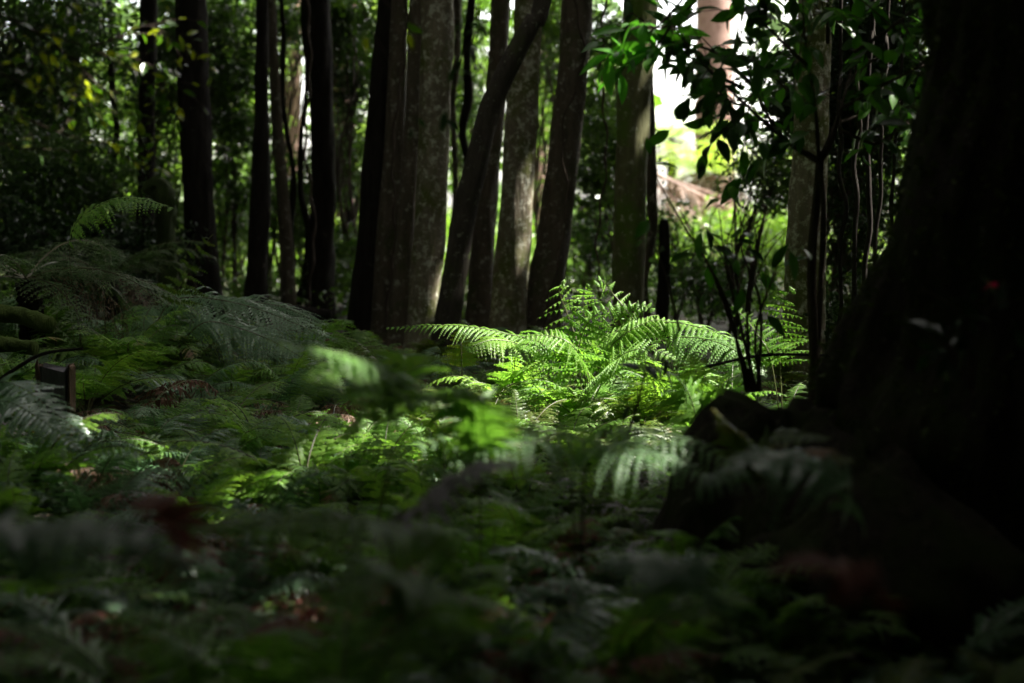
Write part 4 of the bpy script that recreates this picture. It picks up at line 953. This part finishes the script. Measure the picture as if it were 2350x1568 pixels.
for k, (lb, paths, mt, plen, kd, n, sc, kw) in enumerate(SINGLE):
    p0 = at(*paths[0][0]); b = p0.copy(); b[1] += .28; b[2] = float(ground(b[0], b[1]))
    kw = dict(kw); up = kw.pop('up', (0, -.35, .9)); npairs = kw.pop('npairs', 26)
    fr = [dict(pts=p, mat=mt, plen=plen, npairs=npairs, npin=kw.get('npin', 12), up=up, stalk=kw.get('stalk', .25), droop=kw.get('droop', .35), sweep=.35, hang=.35, rr=.0025, **{a: c for a, c in kw.items() if a not in ('stalk', 'droop', 'npin')}) for p in paths]
    hero_fern(lb, b, fr, extra=(kd, n + 3, sc * 1.2))
fern_plant(.50, 4.35, 'green', 10, .44, 'dark green fern hiding the left foot of the mossy boulder')
fern_plant(.62, 4.0, 'olive', 9, .36, 'olive fern tuft directly before the mossy boulder, under the blue-green frond')
fern_plant(-1.80, 6.55, 'grey', 11, .50, 'grey-green fern spreading in front of the post-framed stone slab')
fern_plant(.44, 4.7, 'green', 10, .42, 'broad green fern filling the gap left of the mossy boulder')
fern_plant(.38, 3.95, 'green', 9, .38, 'dark green fern nearest the lens under the right arching frond pair')
fern_plant(.30, 4.5, 'grey', 9, .42, 'grey-green fern under the right arching frond pair')
# brown drooping fronds at left
for k, (lb, x, y, d, sc) in enumerate([('brown withered fern drooping at left below the mossy log', 90, 800, 7.4, .55), ('brown withered fern left of the big feathery fern', 260, 790, 7.6, .6), ('small brown withered fern at the foot of the feathery fern', 380, 860, 7.0, .45),
                                      ('rusty withered fern in the lit middle ferns', 700, 900, 6.5, .38), ('dark brown withered fern left of the lit ferns', 590, 1000, 5.4, .4), ('brown withered fern before the lit ferns, centre', 1190, 960, 5.8, .33), ('curled brown frond clump right of the brightest fern', 1620, 830, 7.0, .35),
                                      ('withered brown fern standing dark in the lower left middle', 620, 1060, 4.6, .4), ('dark withered stalks left of the pale withered frond', 790, 1080, 4.4, .36)]):
    c = at(x, y, d); fern_plant(c[0], c[1], 'brown', 6, sc, lb, name='withered_fern')

# ------------------------------------------------------------------ carpet of ferns, zone by zone
ZONES = [  # name, x range px, d range, count, kinds, scale range, label
    ((-250, 700), (7.6, 11.8), 36, ('grey', 'green', 'green', 'grey'), (.38, .64), 'grey-green fern in the dim carpet below the left trunks'),
    ((700, 1500), (9.0, 12.0), 26, ('grey', 'green', 'olive'), (.32, .45), 'low fern in the shaded carpet before the middle trunks'),
    ((1500, 2200), (8.2, 12.0), 18, ('green', 'olive'), (.32, .48), 'shaded fern at the feet of the right trunks'),
    ((-250, 800), (5.2, 7.6), 44, ('green', 'bright', 'grey', 'brown', 'grey', 'pale', 'green'), (.28, .55), 'fern in the dim carpet at left, nearer than the marker slab'),
    ((800, 1700), (6.0, 8.6), 34, ('bright', 'bright', 'green', 'olive', 'green'), (.26, .46), 'fern in the sunlit patch below the brightest fern'),
    ((800, 1500), (4.6, 6.0), 28, ('green', 'olive', 'bright', 'green', 'pale'), (.24, .42), 'low fern just in front of the sunlit patch'),
    ((-300, 1500), (3.2, 4.6), 34, ('green', 'green', 'bright', 'red', 'grey', 'green'), (.28, .50), 'soft-focus fern in the shaded lower left and middle'),
    ((1500, 2600), (2.4, 4.6), 22, ('grey', 'green', 'olive'), (.28, .38), 'nearly black fern in the lower right'),
    ((-300, 1500), (1.9, 3.2), 20, ('green', 'grey', 'green', 'red'), (.24, .40), 'heavily blurred fern along the bottom edge'),
]
for zi, (xr, dr, n, kinds, sr, lb) in enumerate(ZONES):
    r = np.random.default_rng(700 + zi)
    for k in range(n):
        # jittered stratified positions
        cx = xr[0] + (xr[1] - xr[0]) * ((k * .618034) % 1 + r.normal() * .02); d = math.sqrt(dr[0] ** 2 + (dr[1] ** 2 - dr[0] ** 2) * (k + r.random()) / n)
        x = (cx - 1175) / F * d
        if 1600 < cx < 1980 and 4.4 < d < 5.4: continue
        fern_plant(x, d, kinds[int(r.integers(len(kinds)))], int(r.integers(8, 12)), sr[0] + (sr[1] - sr[0]) * r.random(), lb, group=lb.replace('fern ', 'ferns ', 1), tilt=.25, r=r)

# ground cover: countless small fronds as one mass
mb = MB(); r = np.random.default_rng(44)
small = []
for k in range(5):
    t = MB(); frond(t, arch(1., .7 + .1 * k, -.3), (0, 0, 1),   .28, 13, 8, .07, .035, r=r, detail=0, stalk=.15, rr=.008); small.append((np.concatenate(t.V), t.G))
def scatter(n, mats_shift, y0, y1, s0, s1):
    for k in range(n):
        d = math.sqrt(y0 ** 2 + (y1 ** 2 - y0 ** 2) * r.random()); x = (r.random() * 2700 - 175 - 1175) / F * d
        V0, G = small[int(r.integers(5))]; s = s0 + (s1 - s0) * r.random(); a = r.random() * TAU; ca, sa = math.cos(a), math.sin(a)
        V = V0 * s; V = np.stack([V[:, 0] * ca - V[:, 1] * sa, V[:, 0] * sa + V[:, 1] * ca, V[:, 2]], 1) + [x, d, float(ground(x, d))]
        n0 = mb.n; mb.V.append(V); mb.n += len(V)
        for f, m in G: mb.G.append((f + n0, 1 if m == 1 else mats_shift))
scatter(1700, 0, 3.0, 12, .10, .27); scatter(500, 2, 3.0, 12, .10, .2); scatter(260, 3, 3, 12, .1, .18)
# merge groups by size/material to keep arrays few
def compact(mb):
    g = {}
    for f, m in mb.G: g.setdefault((f.shape[1], m), []).append(f)
    mb.G = [(np.concatenate(v), k[1]) for k, v in g.items()]
compact(mb)
tag(link('ground_cover', mb.mesh('ground_cover', [M['fern'], M['stem'], M['fern_olive'], M['fern_brown']])), 'low ground cover of small ferns and seedlings between the larger ferns', 'ground cover', kind='stuff')
# leaf litter
mb = MB(); n = 9000; d = np.sqrt(2.5 ** 2 + (14 ** 2 - 2.5 ** 2) * r.random(n)); x = (r.random(n) * 2700 - 1350) / F * d
C = np.stack([x, d, ground(x, d) + .012 + .02 * r.random(n)], 1); V, Fq = leaf_quads(C, .05, r, .45, up_bias=2.5); mb.add(V, Fq)
tag(link('leaf_litter', mb.mesh('leaf_litter', [M['fern_brown']])), 'brown fallen leaves littering the ground under the ferns', 'leaf litter', kind='stuff')

# ------------------------------------------------------------------ light, sky, camera
w = bpy.data.worlds.new('World'); scene.world = w; w.use_nodes = True
nt = w.node_tree; bg = nt.nodes['Background']; sky = nt.nodes.new('ShaderNodeTexSky'); sky.sky_type = 'NISHITA'; sky.sun_disc = False
sky.sun_elevation = SUN_EL; sky.sun_rotation = SUN_AZ; sky.dust_density = 2.5
bw = nt.nodes.new('ShaderNodeRGBToBW'); nt.links.new(sky.outputs[0], bw.inputs[0])
gain = nt.nodes.new('ShaderNodeVectorMath'); gain.operation = 'SCALE'; gain.inputs[0].default_value = (1.75, 1.68, 1.55); nt.links.new(bw.outputs[0], gain.inputs['Scale'])
tcw = nt.nodes.new('ShaderNodeTexCoord'); cn = nt.nodes.new('ShaderNodeTexNoise'); cn.inputs['Scale'].default_value = 2.2; cn.inputs['Detail'].default_value = 6; nt.links.new(tcw.outputs['Generated'], cn.inputs['Vector'])
cm = nt.nodes.new('ShaderNodeMapRange'); nt.links.new(cn.outputs['Fac'], cm.inputs[0]); cm.inputs[1].default_value = .25; cm.inputs[2].default_value = .5
mixw = nt.nodes.new('ShaderNodeMixRGB'); nt.links.new(cm.outputs[0], mixw.inputs[0]); nt.links.new(sky.outputs[0], mixw.inputs[1]); nt.links.new(gain.outputs[0], mixw.inputs[2])
nt.links.new(mixw.outputs[0], bg.inputs[0]); bg.inputs[1].default_value = 0.13
sl = bpy.data.lights.new('sun', 'SUN'); sl.energy = 4.6; sl.angle = math.radians(.6); sl.color = (1, .95, .86)
so = bpy.data.objects.new('sun', sl); COL.objects.link(so); so.rotation_euler = Vector(SUN).to_track_quat('Z', 'Y').to_euler(); so.location = tuple(SUN * 60)
cam = bpy.data.cameras.new('camera'); cam.lens = 60; cam.sensor_width = 36; cam.clip_end = 4000; cam.clip_start = .05
cam.dof.use_dof = True; cam.dof.focus_distance = 7.9; cam.dof.aperture_fstop = 1.8; cam.dof.aperture_blades = 9
co = bpy.data.objects.new('camera', cam); COL.objects.link(co); co.location = (0, 0, CAMH); co.rotation_euler = (math.pi / 2 - PITCH, 0, 0)
scene.camera = co
vs = scene.view_settings; vs.view_transform = 'Standard'; vs.look = 'None'; vs.gamma = 1; vs.exposure = 2.75
cy = scene.cycles; cy.max_bounces = 6; cy.diffuse_bounces = 4; cy.glossy_bounces = 3; cy.transmission_bounces = 4; cy.sample_clamp_indirect = 3; cy.use_denoising = True
cy.caustics_reflective = False; cy.caustics_refractive = False
